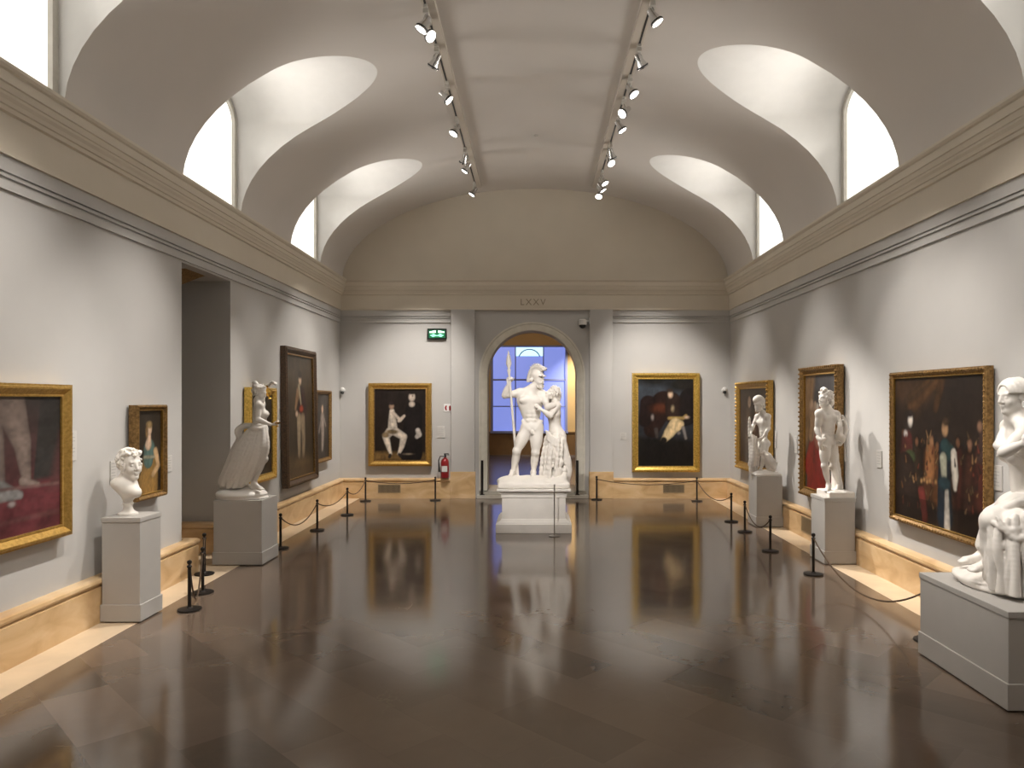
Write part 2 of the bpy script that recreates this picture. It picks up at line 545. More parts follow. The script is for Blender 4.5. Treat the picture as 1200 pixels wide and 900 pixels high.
M['cyanpane'] = emis('fanlight_pane', (.52, .86, 1.0), 1.1)
M['mullion'] = mat('blue_grey_mullion', (.24, .29, .62), .5)
b = MB()
b.box(wx0 - .08, wx0, B2 - .1, B2, wz0 - .06, wz1 + .06); b.box(wx1, wx1 + .08, B2 - .1, B2, wz0 - .06, wz1 + .06)
b.box(wx0, wx1, B2 - .1, B2, wz1, wz1 + .06); b.box(wx0 - .1, wx1 + .1, B2 - .14, B2, wz0 - .08, wz0)
b.box(-.72, -.68, B2 - .08, B2, wz0, wz1); b.box(.28, .32, B2 - .08, B2, wz0, wz1)
b.box(wx0, wx1, B2 - .07, B2, 2.80, 2.86); b.box(wx0, wx1, B2 - .07, B2, 1.86, 1.90)
w_ = struct(b, 'window_11', M['mullion'])
p = MB(); p.box(wx0, wx1, B2 - .035, B2 - .005, wz0, wz1); p.build('window_pane', M['bluepane'], w_)
p = MB(); p.box(-.68, .28, B2 - .05, B2 - .036, 3.68, 3.99)
fan = p.build('fanlight_pane', M['cyanpane'], w_); fan['label'] = 'bright pale blue fanlight pane'
p = MB()
c0 = (-.2, 3.52)
p.tube([(c0[0] + .40 * math.cos(a), B2 - .055, c0[1] + .40 * math.sin(a)) for a in [PI * (.12 + .76 * i / 14) for i in range(15)]], .02, 6)
p.build('fanlight_bar', M['mullion'], w_)
# ================================================================== TRACKS AND SPOTLIGHTS
def frame_of(d):
    d = Vector(d).normalized()
    x = Vector((0, 0, 1)).cross(d)
    if x.length < 1e-4: x = Vector((1, 0, 0))
    x.normalize(); y = d.cross(x)
    return Matrix((x, y, d)).transposed().to_4x4()      # local z -> d


TX = {-1: -1.19, 1: 1.26}
TZ = 6.52
for s, wy in ((-1, 'left'), (1, 'right')):
    t = empty('ceiling_track', (TX[s], 5.4, TZ))
    tag(t, 'long pale lighting track along the %s half of the vaulted ceiling' % wy, 'lighting track', 'lighting tracks on the vault')
    b = MB(); b.box(-.075, .075, -9.7, 9.7, 0, .07)
    b.build('channel', M['trackpaint'], t, bevel=.004)
    b = MB(); b.box(s * .035 - .012, s * .035 + .012, -9.69, 9.69, -.004, .01)
    b.build('slot', M['blackplastic'], t)

WARM = (1.0, .945, .88)
nlight = 0


def spotlight(s, Y, target, watts, label, size=46, blend=.9, drop=.20, lit=True, col=WARM, rad=.025):
    """one lamp head hanging from the track on side s at distance Y, aimed at target"""
    base = Vector((TX[s] + s * .035, Y, TZ))
    t = empty('track_spotlight', base)
    tag(t, label, 'spotlight', 'spotlights on the ceiling tracks')
    head = Vector((s * .02, 0, -drop))
    d = (Vector(target) - (base + head)).normalized()
    R = Matrix.Translation(head) @ frame_of(d) @ Matrix.Scale(.8, 4)
    b = MB(); b.box(-.022, .022, -.07, .07, -.035, .0); b.box(-.03, .03, -.045, .045, -.085, -.035)
    b.build('adapter', M['fixture'], t, bevel=.004)
    b = MB()
    side = (R.to_3x3() @ Vector((1, 0, 0)))
    p0 = Vector((0, 0, -.085))
    b.tube([p0, head + side * .05 * .4 + Vector((0, 0, .08)), head + side * .053], .008, 6)
    b.tube([p0, head - side * .05 * .4 + Vector((0, 0, .08)), head - side * .053], .008, 6)
    b.build('yoke', M['fixture'], t)
    b = MB(); b.lathe([(.030, -.13), (.046, -.125), (.05, -.06), (.058, -.02), (.082, .055), (.092, .085), (.092, .10), (.084, .10), (.078, .085)], 20, R)
    hs = b.build('housing', M['chrome'], t, smooth=35)
    b = MB(); b.lathe([(.093, .062), (.095, .066), (.095, .078), (.093, .082)], 20, R)
    b.build('rim_ring', M['blackplastic'], hs, smooth=35)
    b = MB(); b.lathe([(.0005, .083), (.079, .083), (.079, .088), (.0005, .094)], 20, R)
    ln = b.build('lens', M['lens'], hs, smooth=35)
    ld = bpy.data.lights.new('spot_lamp', 'SPOT')
    ld.energy = watts; ld.spot_size = math.radians(size); ld.spot_blend = blend; ld.shadow_soft_size = rad; ld.color = col
    lo = bpy.data.objects.new('spot_lamp', ld); COL.objects.link(lo)
    lo.parent = t
    lo.matrix_local = Matrix.Translation(head + d * .11) @ frame_of(-d)
    return t


K = 1.0
P_ = [
    # side, Y, target, W, size
    (-1, 1.5, (-3.9, 4.6, 1.6), 600, 50, 'track spotlight high on the left track, out over the near end of the room'),
    (-1, 5.2, (-4.1, 5.5, 1.7), 900, 50, 'track spotlight on the left track above the cropped gilt painting'),
    (-1, 4.2, (.0, 11.8, 1.5), 2300, 22, 'track spotlight of the left track turned down the room to the central couple'),
    (-1, 8.15, (-4.0, 7.3, 1.4), 1100, 46, 'paired spotlight of the left track aimed at the wall, its lens an oval'),
    (-1, 8.35, (3.6, 5.5, 1.7), 1300, 24, 'paired spotlight of the left track with its round white lens facing the camera'),
    (-1, 9.05, (-4.1, 11.5, 1.7), 450, 34, 'spotlight of the left track hanging alone, seen from behind, lens hidden'),
    (-1, 11.35, (-3.8, 9.5, 1.5), 1300, 34, 'spotlight alone in the middle of the left track, tilted to the left wall'),
    (-1, 12.7, (-2.9, 15.5, 1.5), 1800, 46, 'left track spotlight on the near side of the close pair toward the far end'),
    (-1, 13.2, (-4.1, 12.9, 2.0), 800, 44, 'left track spotlight on the far side of the close pair toward the far end'),
    (-1, 14.7, (-4.1, 14.0, 1.8), 500, 46, 'last spotlight at the far end of the left track'),
    (1, 3.2, (3.6, 5.4, 1.7), 650, 34, 'track spotlight on the right track above the seated statue'),
    (1, 5.0, (4.1, 6.3, 1.8), 700, 50, 'track spotlight on the right track above the near right wall'),
    (1, 6.7, (-.1, 11.8, 1.7), 900, 24, 'track spotlight of the right track turned down the room to the central couple'),
    (1, 8.0, (4.1, 7.5, 1.7), 900, 46, 'first spotlight of the right track at the top edge, oval lit lens'),
    (1, 9.05, (4.1, 11.2, 1.9), 220, 30, 'second spotlight of the right track, seen from behind with a dark rim'),
    (1, 9.9, (4.1, 8.0, 1.6), 380, 46, 'third spotlight of the right track, silver head tilted to the right wall'),
    (1, 10.6, (-3.8, 7.1, 1.2), 700, 26, 'spotlight of the right track with round white lens turned to the left side'),
    (1, 11.2, (4.1, 10.5, 1.7), 500, 40, 'small spotlight of the right track just beyond the round-lensed one'),
    (1, 12.8, (3.85, 9.45, 1.6), 2700, 24, 'spotlight of the right track seen from behind, toward the far end'),
    (1, 12.45, (2.8, 15.5, 1.5), 1900, 46, 'spotlight of the right track close before the pair seen from behind'),
    (1, 13.95, (3.8, 12.2, 1.5), 2200, 24, 'spotlight of the right track third from the far end, flat oval lens'),
    (1, 14.4, (4.1, 13.9, 1.9), 550, 40, 'spotlight of the right track second from the far end, flat oval lens'),
    (1, 14.85, (.3, 12.0, 1.6), 500, 30, 'brightest last spotlight at the far end of the right track'),
    (-1, 10.1, (3.75, 9.45, 1.6), 800, 22, 'spotlight hanging singly on the left track, turned across the room to the lyre player'),  # extra head, added to brighten the lyre player statue
]
LK = .65
for s, Y, tg, w, sz, lab in P_:
    spotlight(s, Y, tg, w * LK, lab, sz)

# next room: warm ceiling lamp washing its far wall, cool daylight from its windows
def lamp(name, typ, loc, energy, col, target=None, **k):
    ld = bpy.data.lights.new(name, typ); ld.energy = energy; ld.color = col
    for a, v in k.items(): setattr(ld, a, v)
    o = bpy.data.objects.new(name, ld); COL.objects.link(o); o.location = loc
    if target is not None:
        o.rotation_euler = (Vector(target) - Vector(loc)).to_track_quat('-Z', 'Y').to_euler()
    return o


lamp('next_room_spot', 'SPOT', (2.2, 24.3, 4.8), 1100, (1, .84, .60), (1.45, 26, 1.9), spot_size=math.radians(60), spot_blend=.9, shadow_soft_size=.05)
lamp('next_room_lamp', 'POINT', (-1.5, 20, 4.4), 130, (1, .80, .55), shadow_soft_size=.2)

# ================================================================== STANCHIONS AND ROPES
def stanchion_parts(t, h=.5, r=.012, slim=False):
    b = MB()
    if slim: b.lathe([(.085, 0), (.085, .008), (.02, .014), (.0, .014)], 20)
    else: b.lathe([(.112, 0), (.115, .006), (.112, .016), (.03, .024), (.022, .034), (.0, .034)], 24)
    b.build('base_disc', M['black'] if not slim else M['steel'], t, smooth=40)
    b = MB()
    if slim:
        b.lathe([(.009, .012), (.009, h), (.0, h)], 10)
    else:
        b.lathe([(.017, .03), (.017, h - .075), (.024, h - .072), (.024, h - .058), (.013, h - .05), (.013, h - .045)], 14)
    ps = b.build('post', M['black'] if not slim else M['steel'], t, smooth=40)
    b = MB()
    if slim:
        b.box(-.012, .012, -.006, .006, h - .01, h + .02)
    else:
        b.lathe([(.008, h - .046), (.012, h - .044), (.02, h - .036), (.024, h - .022), (.02, h - .008), (.008, h), (.0, h)], 14)
    b.build('finial', M['black'] if not slim else M['steel'], ps, smooth=40)


def copy_tree(o, parent=None):
    c = o.copy(); COL.objects.link(c)
    if parent: c.parent = parent
    for ch in list(o.children): copy_tree(ch, c)
    return c


ST = {
    'A': ((-3.457, 7.256), 'nearest black rope post of the left side, standing in front of the bust pedestal'),
    'B': ((-3.62, 7.90), 'second black rope post from the front on the left, just behind the nearest one'),
    'C': ((-3.985, 8.74), 'black rope post against the near side of the windblown statue pedestal'),
    'D': ((-3.60, 10.26), 'black rope post standing at the far right corner of the windblown statue pedestal'),
    'E': ((-3.51, 11.69), 'black rope post on the left under the tall dark framed portrait'),
    'F': ((-3.43, 13.25), 'black rope post nearest the far left corner of the room'),
    'G': ((-3.52, 15.06), 'black rope post under the left edge of the far left painting'),
    'H': ((-2.09, 15.20), 'black rope post below the red fire extinguisher'),
    'J': ((1.30, 15.30), 'black rope post in front of the pilaster right of the arch'),
    'K': ((3.36, 15.06), 'black rope post under the right edge of the far wall horseman painting'),
    'L': ((3.39, 12.53), 'black rope post in front of the far right statue, the farthest of the right row'),
    'M': ((3.34, 11.55), 'black rope post left of the capped youth statue pedestal'),
    'N': ((3.27, 10.08), 'black rope post between the two right statue pedestals'),
    'O': ((3.35, 8.73), 'nearest fully visible black rope post on the right, before the lyre player pedestal'),
    'P': ((3.42, 6.32), 'black rope post mostly hidden behind the near right seated statue pedestal'),
}
proto = None
for kx, ((x, y), lab) in ST.items():
    if proto is None:
        proto = empty('rope_stanchion'); stanchion_parts(proto); o = proto
    else:
        o = copy_tree(proto)
    o.location = (x, y, .0015)
    tag(o, lab, 'rope post', 'black rope posts along the walls')
slim = empty('slim_barrier_post', (.30, 11.20, .0015)); stanchion_parts(slim, .78, slim=True)
tag(slim, 'thin grey metal post standing in front of the central white pedestal', 'post')


def rope(a, b_, sag, lab, h=.43, end=None):
    p0 = Vector((*ST[a][0], h)); p1 = Vector((*ST[b_][0], h)) if isinstance(b_, str) else Vector(b_)
    d = (p1 - p0).normalized()
    p0 = p0 + Vector((d.x, d.y, 0)) * .024; p1 = p1 - Vector((d.x, d.y, 0)) * .024
    n = 22; pts = []
    for i in range(n + 1):
        t = i / n
        p = p0.lerp(p1, t); p.z -= sag * 4 * t * (1 - t)
        pts.append(p)
    b = MB(); b.tube(pts, .0085, 8)
    b.ball(pts[0], .014, 8, 6); b.ball(pts[-1], .014, 8, 6)
    o = b.build('barrier_rope', M['rope'], smooth=60)
    return tag(o, lab, 'rope', 'sagging ropes between the posts')


rope('A', 'B', .40, 'short brown rope hanging nearly to the floor between the two nearest left posts')
rope('B', 'C', .28, 'brown rope hanging beside the windblown statue pedestal')
rope('D', 'E', .20, 'brown rope sagging below the tall dark portrait, between the first posts past the windblown statue')
rope('E', 'F', .12, 'brown rope sagging toward the far left corner, below the narrow small painting')
rope('F', 'G', .14, 'brown rope turning the far left corner of the room')
rope('G', 'H', .07, 'brown rope stretched under the far left painting')
rope('J', 'K', .10, 'brown rope stretched under the far wall horseman painting')
rope('K', 'L', .20, 'brown rope turning the far right corner of the room')
rope('M', 'N', .20, 'brown rope in front of the capped youth statue pedestal')
rope('O', 'P', .34, 'long brown rope sagging below the large many-figured painting on the right')

# ================================================================== SMALL THINGS ON THE WALLS
# wall labels: (wall, along, z, w, h, label)
def wall_label(side, pos, z, w, h, lab):
    """side -1/1: left/right wall at Y=pos ; 0: far wall at X=pos"""
    t = empty('wall_label', (0, 0, 0))
    if side: t.location = (side * W, pos, z); t.rotation_euler = (0, 0, -side * PI / 2)
    else: t.location = (pos, YB, z)
    tag(t, lab, 'label', 'printed labels beside the works')
    b = MB(); b.box(-w / 2, w / 2, -.012, 0, -h / 2, h / 2)
    b.build('card', M['labelcard'], t, bevel=.002)
    b = MB()
    nl = max(3, int(h / .035))
    for i in range(nl):
        zz = h / 2 - .025 - i * (h - .04) / nl
        ww = w * (.38 if i % 3 else .30)
        b.box(-w * .4, -w * .4 + ww * 2 * .95, -.0135, -.012, zz - .005, zz)
    tx = b.build('text_lines', M['ink'], t)
    return t


def yl(px): return 3570.0 / abs(px - CX)


def zl(py, Y): return H + (CY - py) / F * Y


for side, px, py0, py1, w, lab in [
    (-1, 82, 505, 540, .16, 'small pale wall label right of the cropped gilt painting at the left edge'),
    (-1, 132, 540, 566, .10, 'grey wall label half hidden behind the white bust'),
    (-1, 196.5, 534, 553, .16, 'pale wall label right of the small woman portrait'),
    (1, 909, 505, 525, .12, 'wall label right of the capped youth statue painting, nearest the frame'),
    (1, 933.5, 511, 531, .12, 'wall label just left of the red draped figure painting'),
    (1, 989, 515, 540, .16, 'wall label behind the lyre held by the white statue'),
    (1, 1031, 528, 548, .12, 'wall label left of the large many-figured painting'),
    (1, 1167, 545, 574, .20, 'larger wall label right of the large many-figured painting, beside the seated statue'),
]:
    Y = yl(px)
    wall_label(side, Y, zl((py0 + py1) / 2, Y), w, (py1 - py0) / F * Y, lab)
for px, py0, py1, w, lab in [(517, 500, 513, .16, 'pale wall label between the far left painting and the pilaster'),
                             (730.5, 507, 515, .13, 'small wall label left of the far wall horseman painting')]:
    wall_label(0, (px - CX) / F * YB, zl((py0 + py1) / 2, YB), w, (py1 - py0) / F * YB, lab)

# emergency exit sign
t = empty('exit_sign', (at(512.5, 391.5, YB).x, YB, at(512, 391.5, YB).z))
tag(t, 'lit green emergency exit sign with white arrow pictograms high on the far wall', 'exit sign')
b = MB(); b.box(-.205, .205, -.06, 0, -.115, .115); b.build('housing', mat('dark_green_case', (.004, .008, .006), .4), t, bevel=.006)
b = MB(); b.box(-.175, .175, -.064, -.058, -.085, .08); b.build('green_face', emis('green_sign_face', (.004, .10, .04), .7), t)
b = MB()
fx = lambda u, v, d: (u, -.064 - d, v)
mw = emis('lit_white_pictogram', (.75, 1, .85), 1.3); mg = emis('lit_pale_green_pictogram', (.25, .9, .5), 1.0)
for s in (-1, 1):
    b.prism([(s * .16, .045), (s * .03, .075), (s * .03, .02), (s * .16, .02)][::s], fx, 0, .004)
b.build('pictogram', mw, t)
b = MB()
b.prism([(-.15, -.03), (-.07, .0), (0, -.035), (.07, .0), (.15, -.03), (.09, -.07), (.03, -.05), (-.03, -.05), (-.09, -.07)][::-1], fx, 0, .004)
b.build('pictogram', mg, t)

# fire-equipment sign
p = at(525, 478, YB)
t = empty('fire_sign', (p.x, YB, p.z)); tag(t, 'small white fire equipment sign with red symbols, above the extinguisher', 'sign')
b = MB(); b.box(-.085, .085, -.008, 0, -.085, .085); b.build('plate', M['whiteplastic'], t, bevel=.002)
b = MB()
fx = lambda u, v, d: (u, -.008 - d, v)
b.prism([(-.055, -.05), (-.02, -.05), (-.035, 0), (-.02, .05), (-.055, .05), (-.068, 0)], fx, 0, .003)
b.prism([(.025, -.055), (.06, -.055), (.065, .03), (.045, .055), (.022, .03)], fx, 0, .003)
b.build('red_symbol', M['red'], t)

# extinguisher on its wall bracket
p = at(521.5, 560, YB - .12)
t = empty('fire_extinguisher', (p.x, YB - .13, p.z)); tag(t, 'red fire extinguisher hanging on the far wall left of the arch', 'fire extinguisher')
b = MB(); b.lathe([(.0, 0), (.07, 0), (.083, .012), (.085, .03), (.085, .33), (.078, .37), (.055, .405), (.03, .42), (.028, .44), (.0, .44)], 24); b.build('cylinder', M['red'], t, smooth=40)
b = MB(); b.lathe([(.02, .44), (.028, .445), (.028, .475), (.018, .48), (0, .48)], 12); b.box(-.02, .09, -.014, .014, .485, .5); b.box(-.02, .08, -.012, .012, .51, .522); b.box(-.02, .02, -.014, .014, .47, .52)
b.build('valve_handle', M['blackplastic'], t)
b = MB(); b.tube([(-.02, 0, .46), (-.10, -.01, .46), (-.13, -.02, .38), (-.125, -.02, .22), (-.12, -.02, .13)], [.012, .012, .012, .014, .02], 8); b.build('hose', M['blackplastic'], t, smooth=60)
b = MB(); b.box(-.06, .06, -.0875, -.078, .14, .26); b.build('label_plate', M['whiteplastic'], t)
b = MB(); b.box(-.03, .03, .06, .128, .30, .36); b.build('bracket', M['steel'], t)

# wall sensors
for px, py, lab in ((402, 458.5, 'small round white wall sensor in the far left corner'), (848.5, 458, 'small round white wall sensor in the far right corner')):
    p = at(px, py, YB)
    t = empty('wall_sensor', (p.x, YB, p.z)); tag(t, lab, 'sensor', 'wall sensors in the far corners')
    b = MB(); R = Matrix.Translation((0, 0, .012)) @ Matrix.Rotation(PI / 2, 4, 'X')
    b.lathe([(.055, 0), (.055, .02), (.045, .05), (.0, .05)], 18, R); b.build('housing', M['whiteplastic'], t, smooth=35)
    b = MB(); b.ball((0, -.055, -.03), .036, 14, 10); b.build('dome', M['blackplastic'], t, smooth=60)
    b = MB(); b.ball((0, -.05, .035), .05, 14, 10, (1, .7, 1)); b.build('cap', M['whiteplastic'], t, smooth=60)

# dome camera on its bracket beside the arch
p = at(686, 378, YB - .25)
t = empty('security_camera', (1.17, YB - .05, p.z + .02)); tag(t, 'white dome security camera on a bracket beside the arch top', 'camera')
b = MB(); b.box(-.10, 0, -.02, .02, .015, .055); b.box(-.012, .0, -.05, .05, -.03, .10); b.build('bracket', M['whiteplastic'], t, bevel=.004)
b = MB(); b.lathe([(.085, -.05), (.09, -.03), (.088, .05), (.06, .075), (0, .08)], 20, Matrix.Translation((-.15, 0, 0))); b.build('housing', M['whiteplastic'], t, smooth=40)
b = MB(); b.ball((-.15, 0, -.05), .075, 16, 10); b.build('dome', M['blackplastic'], t, smooth=60)

# vents in the baseboards
def vent(x0, x1, z0, z1, lab, side=0):
    t = empty('floor_vent'); tag(t, lab, 'vent', 'grilles let into the baseboards')
    if side: t.location = (side * (W - .10), (x0 + x1) / 2, 0); t.rotation_euler = (0, 0, -side * PI / 2)
    else: t.location = ((x0 + x1) / 2, YB - .10, 0)
    w = (x1 - x0) / 2
    b = MB(); b.box(-w, w, -.008, .002, z0, z0 + .015); b.box(-w, w, -.008, .002, z1 - .015, z1); b.box(-w, -w + .015, -.008, .002, z0, z1); b.box(w - .015, w, -.008, .002, z0, z1)
    b.build('grille_frame', M['vent'], t)
    b = MB()
    n = int(2 * w / .022)
    for i in range(n):
        x = -w + .015 + (2 * w - .03) * (i + .5) / n
        b.box(x - .005, x + .005, -.006, .002, z0 + .012, z1 - .012)
    b.build('grille', M['vent'], t)
    b = MB(); b.box(-w, w, -.0025, .003, z0, z1); b.build('backing', mat('vent_recess', (.06, .045, .03), .8), t)


vent(at(443, 0, YB - .1).x, at(469.5, 0, YB - .1).x, .12, .30, 'bronze grille in the baseboard under the far left painting')
vent(at(777, 0, YB - .1).x, at(802, 0, YB - .1).x, .12, .30, 'bronze grille in the baseboard under the far wall horseman painting')
vent(10.55, 11.15, .09, .33, 'grille in the right baseboard between the two statue pedestals', 1)

# smoke detector
p = (0, 13.4)
t = empty('smoke_detector', (0.01, 12.45, ZS + VB - .002)); tag(t, 'tiny round smoke detector in the middle of the vault', 'smoke detector')
b = MB(); b.lathe([(.02, -.03), (.03, -.025), (.032, -.01), (.032, .01)], 16); b.build('housing', M['fixture'], t, smooth=40)

# ceiling lamp in the side passage
t = empty('passage_lamp', (-4.62, 9.3, 3.74)); tag(t, 'dark square ceiling lamp in the opening of the left wall', 'ceiling lamp')
b = MB(); b.taper(-.22, .22, -.22, .22, -.03, 0, .05); b.taper(-.06, .06, -.06, .06, -.15, -.03, .16); b.build('shade', M['golddark'], t)
b = MB(); b.box(-.055, .055, -.055, .055, -.155, -.149); b.build('diffuser', M['whiteplastic'], t)

# engraved numeral over the arch
fc = bpy.data.curves.new('engraved_numeral', 'FONT'); fc.body = 'LXXV'; fc.size = .19; fc.extrude = .006; fc.align_x = 'CENTER'; fc.space_character = 1.25
o = bpy.data.objects.new('numeral_outline', fc); COL.objects.link(o)
fc.materials.append(mat('numeral_grey', (.30, .25, .18), .7))
bpy.context.view_layer.update()
me = bpy.data.meshes.new_from_object(o.evaluated_get(bpy.context.evaluated_depsgraph_get()))
bpy.data.objects.remove(o)
o = bpy.data.objects.new('engraved_numeral', me); COL.objects.link(o)
p = at(624.5, 357.5, YB - .09)
o.location = (p.x, YB - .04 - .05, p.z); o.rotation_euler = (PI / 2, 0, 0)
tag(o, 'faint capital letters of a room number on the frieze above the arch', 'lettering')

# door posts on the threshold
for px, lab in ((565, 'dark metal door post left of the arch opening'), (676.5, 'dark metal door post right of the arch opening')):
    x = (px - CX) / F * 15.49
    t = empty('door_post', (x, 15.49, .0765)); tag(t, lab, 'door post')
    b = MB(); b.box(-.05, .05, -.025, .03, 0, .012); b.build('foot_plate', M['black'], t)
    b = MB(); b.box(-.026, .026, -.018, .018, .012, .74); b.build('post', M['black'], t, bevel=.004)
# ================================================================== PAINTINGS
class Pic:
    """colours of a painted canvas on a fine grid; u to the right, v up, in units of the canvas height"""

    def __init__(self, w, h, n, bg_top, bg_bot, seed=0, noise=.25):
        self.w, self.h = w, h
        self.ny = n; self.nx = max(8, int(n * w / h))
        self.asp = w / h
        v, u = np.mgrid[0:self.ny, 0:self.nx]
        self.u = (u + .5) / self.nx * self.asp; self.v = (v + .5) / self.ny
        t = self.v[..., None]
        self.c = np.array(bg_bot)[None, None] * (1 - t) + np.array(bg_top)[None, None] * t
        rs = np.random.RandomState(seed)
        nz = np.zeros_like(self.u)
        for o in (4, 9, 20, 45):
            g = rs.rand(o + 2, o + 2)
            x = self.u / self.asp * o; y = self.v * o
            xi = x.astype(int); yi = y.astype(int); xf = x - xi; yf = y - yi
            xf = xf * xf * (3 - 2 * xf); yf = yf * yf * (3 - 2 * yf)
            nz += ((g[yi, xi] * (1 - xf) + g[yi, xi + 1] * xf) * (1 - yf) + (g[yi + 1, xi] * (1 - xf) + g[yi + 1, xi + 1] * xf) * yf) / 4
        self.nz = nz
        self.c = self.c * (1 + noise * 4 * (nz[..., None] - .5))

    def _mix(self, d, col, soft, shade, amp=.5):
        a = np.clip(.5 - d / soft, 0, 1)[..., None]
        col = np.array(col, float)[None, None] * np.ones_like(self.c)
        if shade is not None: col = col * shade[..., None]
        col = col * (1 + amp * 3 * (self.nz[..., None] - .5))
        self.c = self.c * (1 - a) + col * a

    def ell(self, x, y, rx, ry, col, ang=0, soft=.02, form=.35):
        a = math.radians(ang); ca, sa = math.cos(a), math.sin(a)
        dx = self.u - x; dy = self.v - y
        p = (dx * ca + dy * sa) / rx; q = (-dx * sa + dy * ca) / ry
        r = np.sqrt(p * p + q * q)
        self._mix((r - 1) * min(rx, ry), col, soft, 1 - form * np.clip(r, 0, 1.2) ** 2)
        return self

    def limb(self, pts, rs, col, soft=.015, form=.4):
        D = np.full_like(self.u, 9.); Q = np.zeros_like(self.u)
        for (p, r0), (q, r1) in zip(list(zip(pts, rs))[:-1], list(zip(pts, rs))[1:]):
            ax, ay = p; bx, by = q[0] - ax, q[1] - ay
            t = np.clip(((self.u - ax) * bx + (self.v - ay) * by) / (bx * bx + by * by + 1e-9), 0, 1)
            e = np.sqrt((self.u - ax - bx * t) ** 2 + (self.v - ay - by * t) ** 2)
            r = r0 + (r1 - r0) * t
            d = e - r
            m = d < D
            D = np.where(m, d, D); Q = np.where(m, e / r, Q)
        self._mix(D, col, soft, 1 - form * np.clip(Q, 0, 1.2) ** 2)
        return self

    def poly(self, pts, col, soft=.015):
        n = len(pts); D = np.full_like(self.u, 9.); inside = np.zeros(self.u.shape, bool)
        for i in range(n):
            ax, ay = pts[i]; bx, by = pts[(i + 1) % n]
            ex, ey = bx - ax, by - ay
            t = np.clip(((self.u - ax) * ex + (self.v - ay) * ey) / (ex * ex + ey * ey + 1e-9), 0, 1)
            D = np.minimum(D, np.hypot(self.u - ax - ex * t, self.v - ay - ey * t))
            if abs(ey) > 1e-9:
                c = ((ay > self.v) != (by > self.v)) & (self.u < (bx - ax) * (self.v - ay) / ey + ax)
                inside ^= c
        self._mix(np.where(inside, -D, D), col, soft, None)
        return self


M['canvas'] = None


def canvas_mat():
    m, nt, b = nodes('oil_on_canvas')
    at_ = nt.nodes.new('ShaderNodeVertexColor'); at_.layer_name = 'paint'
    nt.links.new(at_.outputs['Color'], b.inputs['Base Color'])
    b.inputs['Roughness'].default_value = .42; b.inputs['Specular IOR Level'].default_value = .3
    return m


M['canvas'] = canvas_mat()


def frame_mesh(w, h, fw, dep, prof=None):
    """mitred frame round a w x h opening, lying in XZ, front toward -Y, back at y=0"""
    prof = prof or [(0, .45), (.0, .62), (.12, .66), (.2, .62), (.3, .7), (.62, 1.), (.78, 1.), (.85, .9), (1., .86), (1., 0)]
    b = MB(); vs = []; fs = []
    cor = [(-1, -1), (1, -1), (1, 1), (-1, 1)]
    for cx, cz in cor:
        for p, d in prof:
            vs.append((cx * (w / 2 + p * fw), -d * dep, cz * (h / 2 + p * fw)))
    k = len(prof)
    for i in range(4):
        j = (i + 1) % 4
        for a in range(k - 1):
            fs.append((i * k + a, j * k + a, j * k + a + 1, i * k + a + 1))
    b.add(vs, fs)
    return b


def beads(b, w, h, fw, dep, off, step, r):
    W2, H2 = w / 2 + off * fw, h / 2 + off * fw
    for s in (-1, 1):
        n = int(2 * H2 / step)
        for i in range(n + 1): b.ball((s * W2, -dep, -H2 + 2 * H2 * i / n), r, 6, 4, (1, .8, .8))
        n = int(2 * W2 / step)
        for i in range(n + 1): b.ball((-W2 + 2 * W2 * i / n, -dep, s * H2), r, 6, 4, (.8, .8, 1))


def painting(pic, side, c0, c1, z0, z1, fw, dep, m, label, tilt=0., bead=None, inner=None, group=None, gap=.02):
    """side -1/1 wall: c0..c1 along Y ; 0: far wall, c0..c1 along X ; outer frame size"""
    t = empty('painting')
    ww, hh = (c1 - c0), (z1 - z0)
    if side == -1: t.location = (-W + gap, (c0 + c1) / 2, z0); t.rotation_euler = (0, 0, PI / 2)
    elif side == 1: t.location = (W - gap, (c0 + c1) / 2, z0); t.rotation_euler = (0, 0, -PI / 2)
    else: t.location = ((c0 + c1) / 2, YB - gap, z0)
    if tilt: t.rotation_euler.x = tilt
    tag(t, label, 'painting', group)
    w, h = ww - 2 * fw, hh - 2 * fw
    b = frame_mesh(w, h, fw, dep)
    if bead: beads(b, w, h, fw, dep, *bead)
    o = b.build('frame', m, t, smooth=30); o.location = (0, 0, hh / 2)
    if inner:
        b = frame_mesh(w - .0, h - .0, fw * .16, dep * .72, [(-.02, .5), (0, 1.), (.7, 1.), (1., .6), (1., .3)])
        i = b.build('inner_slip', inner, t); i.location = (0, 0, hh / 2)
    nx, ny = pic.nx, pic.ny
    xs = np.linspace(-w / 2 - .004, w / 2 + .004, nx); zs = np.linspace(-h / 2 - .004, h / 2 + .004, ny)
    y = -dep * .45
    vs = [(x, y, z) for z in zs for x in xs]
    fs = [(r * nx + q, r * nx + q + 1, (r + 1) * nx + q + 1, (r + 1) * nx + q) for r in range(ny - 1) for q in range(nx - 1)]
    nv = len(vs)
    vs += [(-w / 2 - .004, 0, -h / 2 - .004), (w / 2 + .004, 0, -h / 2 - .004), (w / 2 + .004, 0, h / 2 + .004), (-w / 2 - .004, 0, h / 2 + .004)]
    fs.append((nv, nv + 3, nv + 2, nv + 1))
    me = bpy.data.meshes.new('canvas'); me.from_pydata(vs, [], fs); me.materials.append(M['canvas'])
    ca = me.color_attributes.new('paint', 'FLOAT_COLOR', 'POINT')
    col = np.ones((len(vs), 4), np.float32); col[:nv, :3] = np.clip(pic.c.reshape(-1, 3), 0, 1)
    ca.data.foreach_set('color', col.ravel())
    c = bpy.data.objects.new('canvas', me); COL.objects.link(c); c.parent = t; c.location = (0, 0, hh / 2)
    return t


FL = (.62, .44, .31)      # flesh
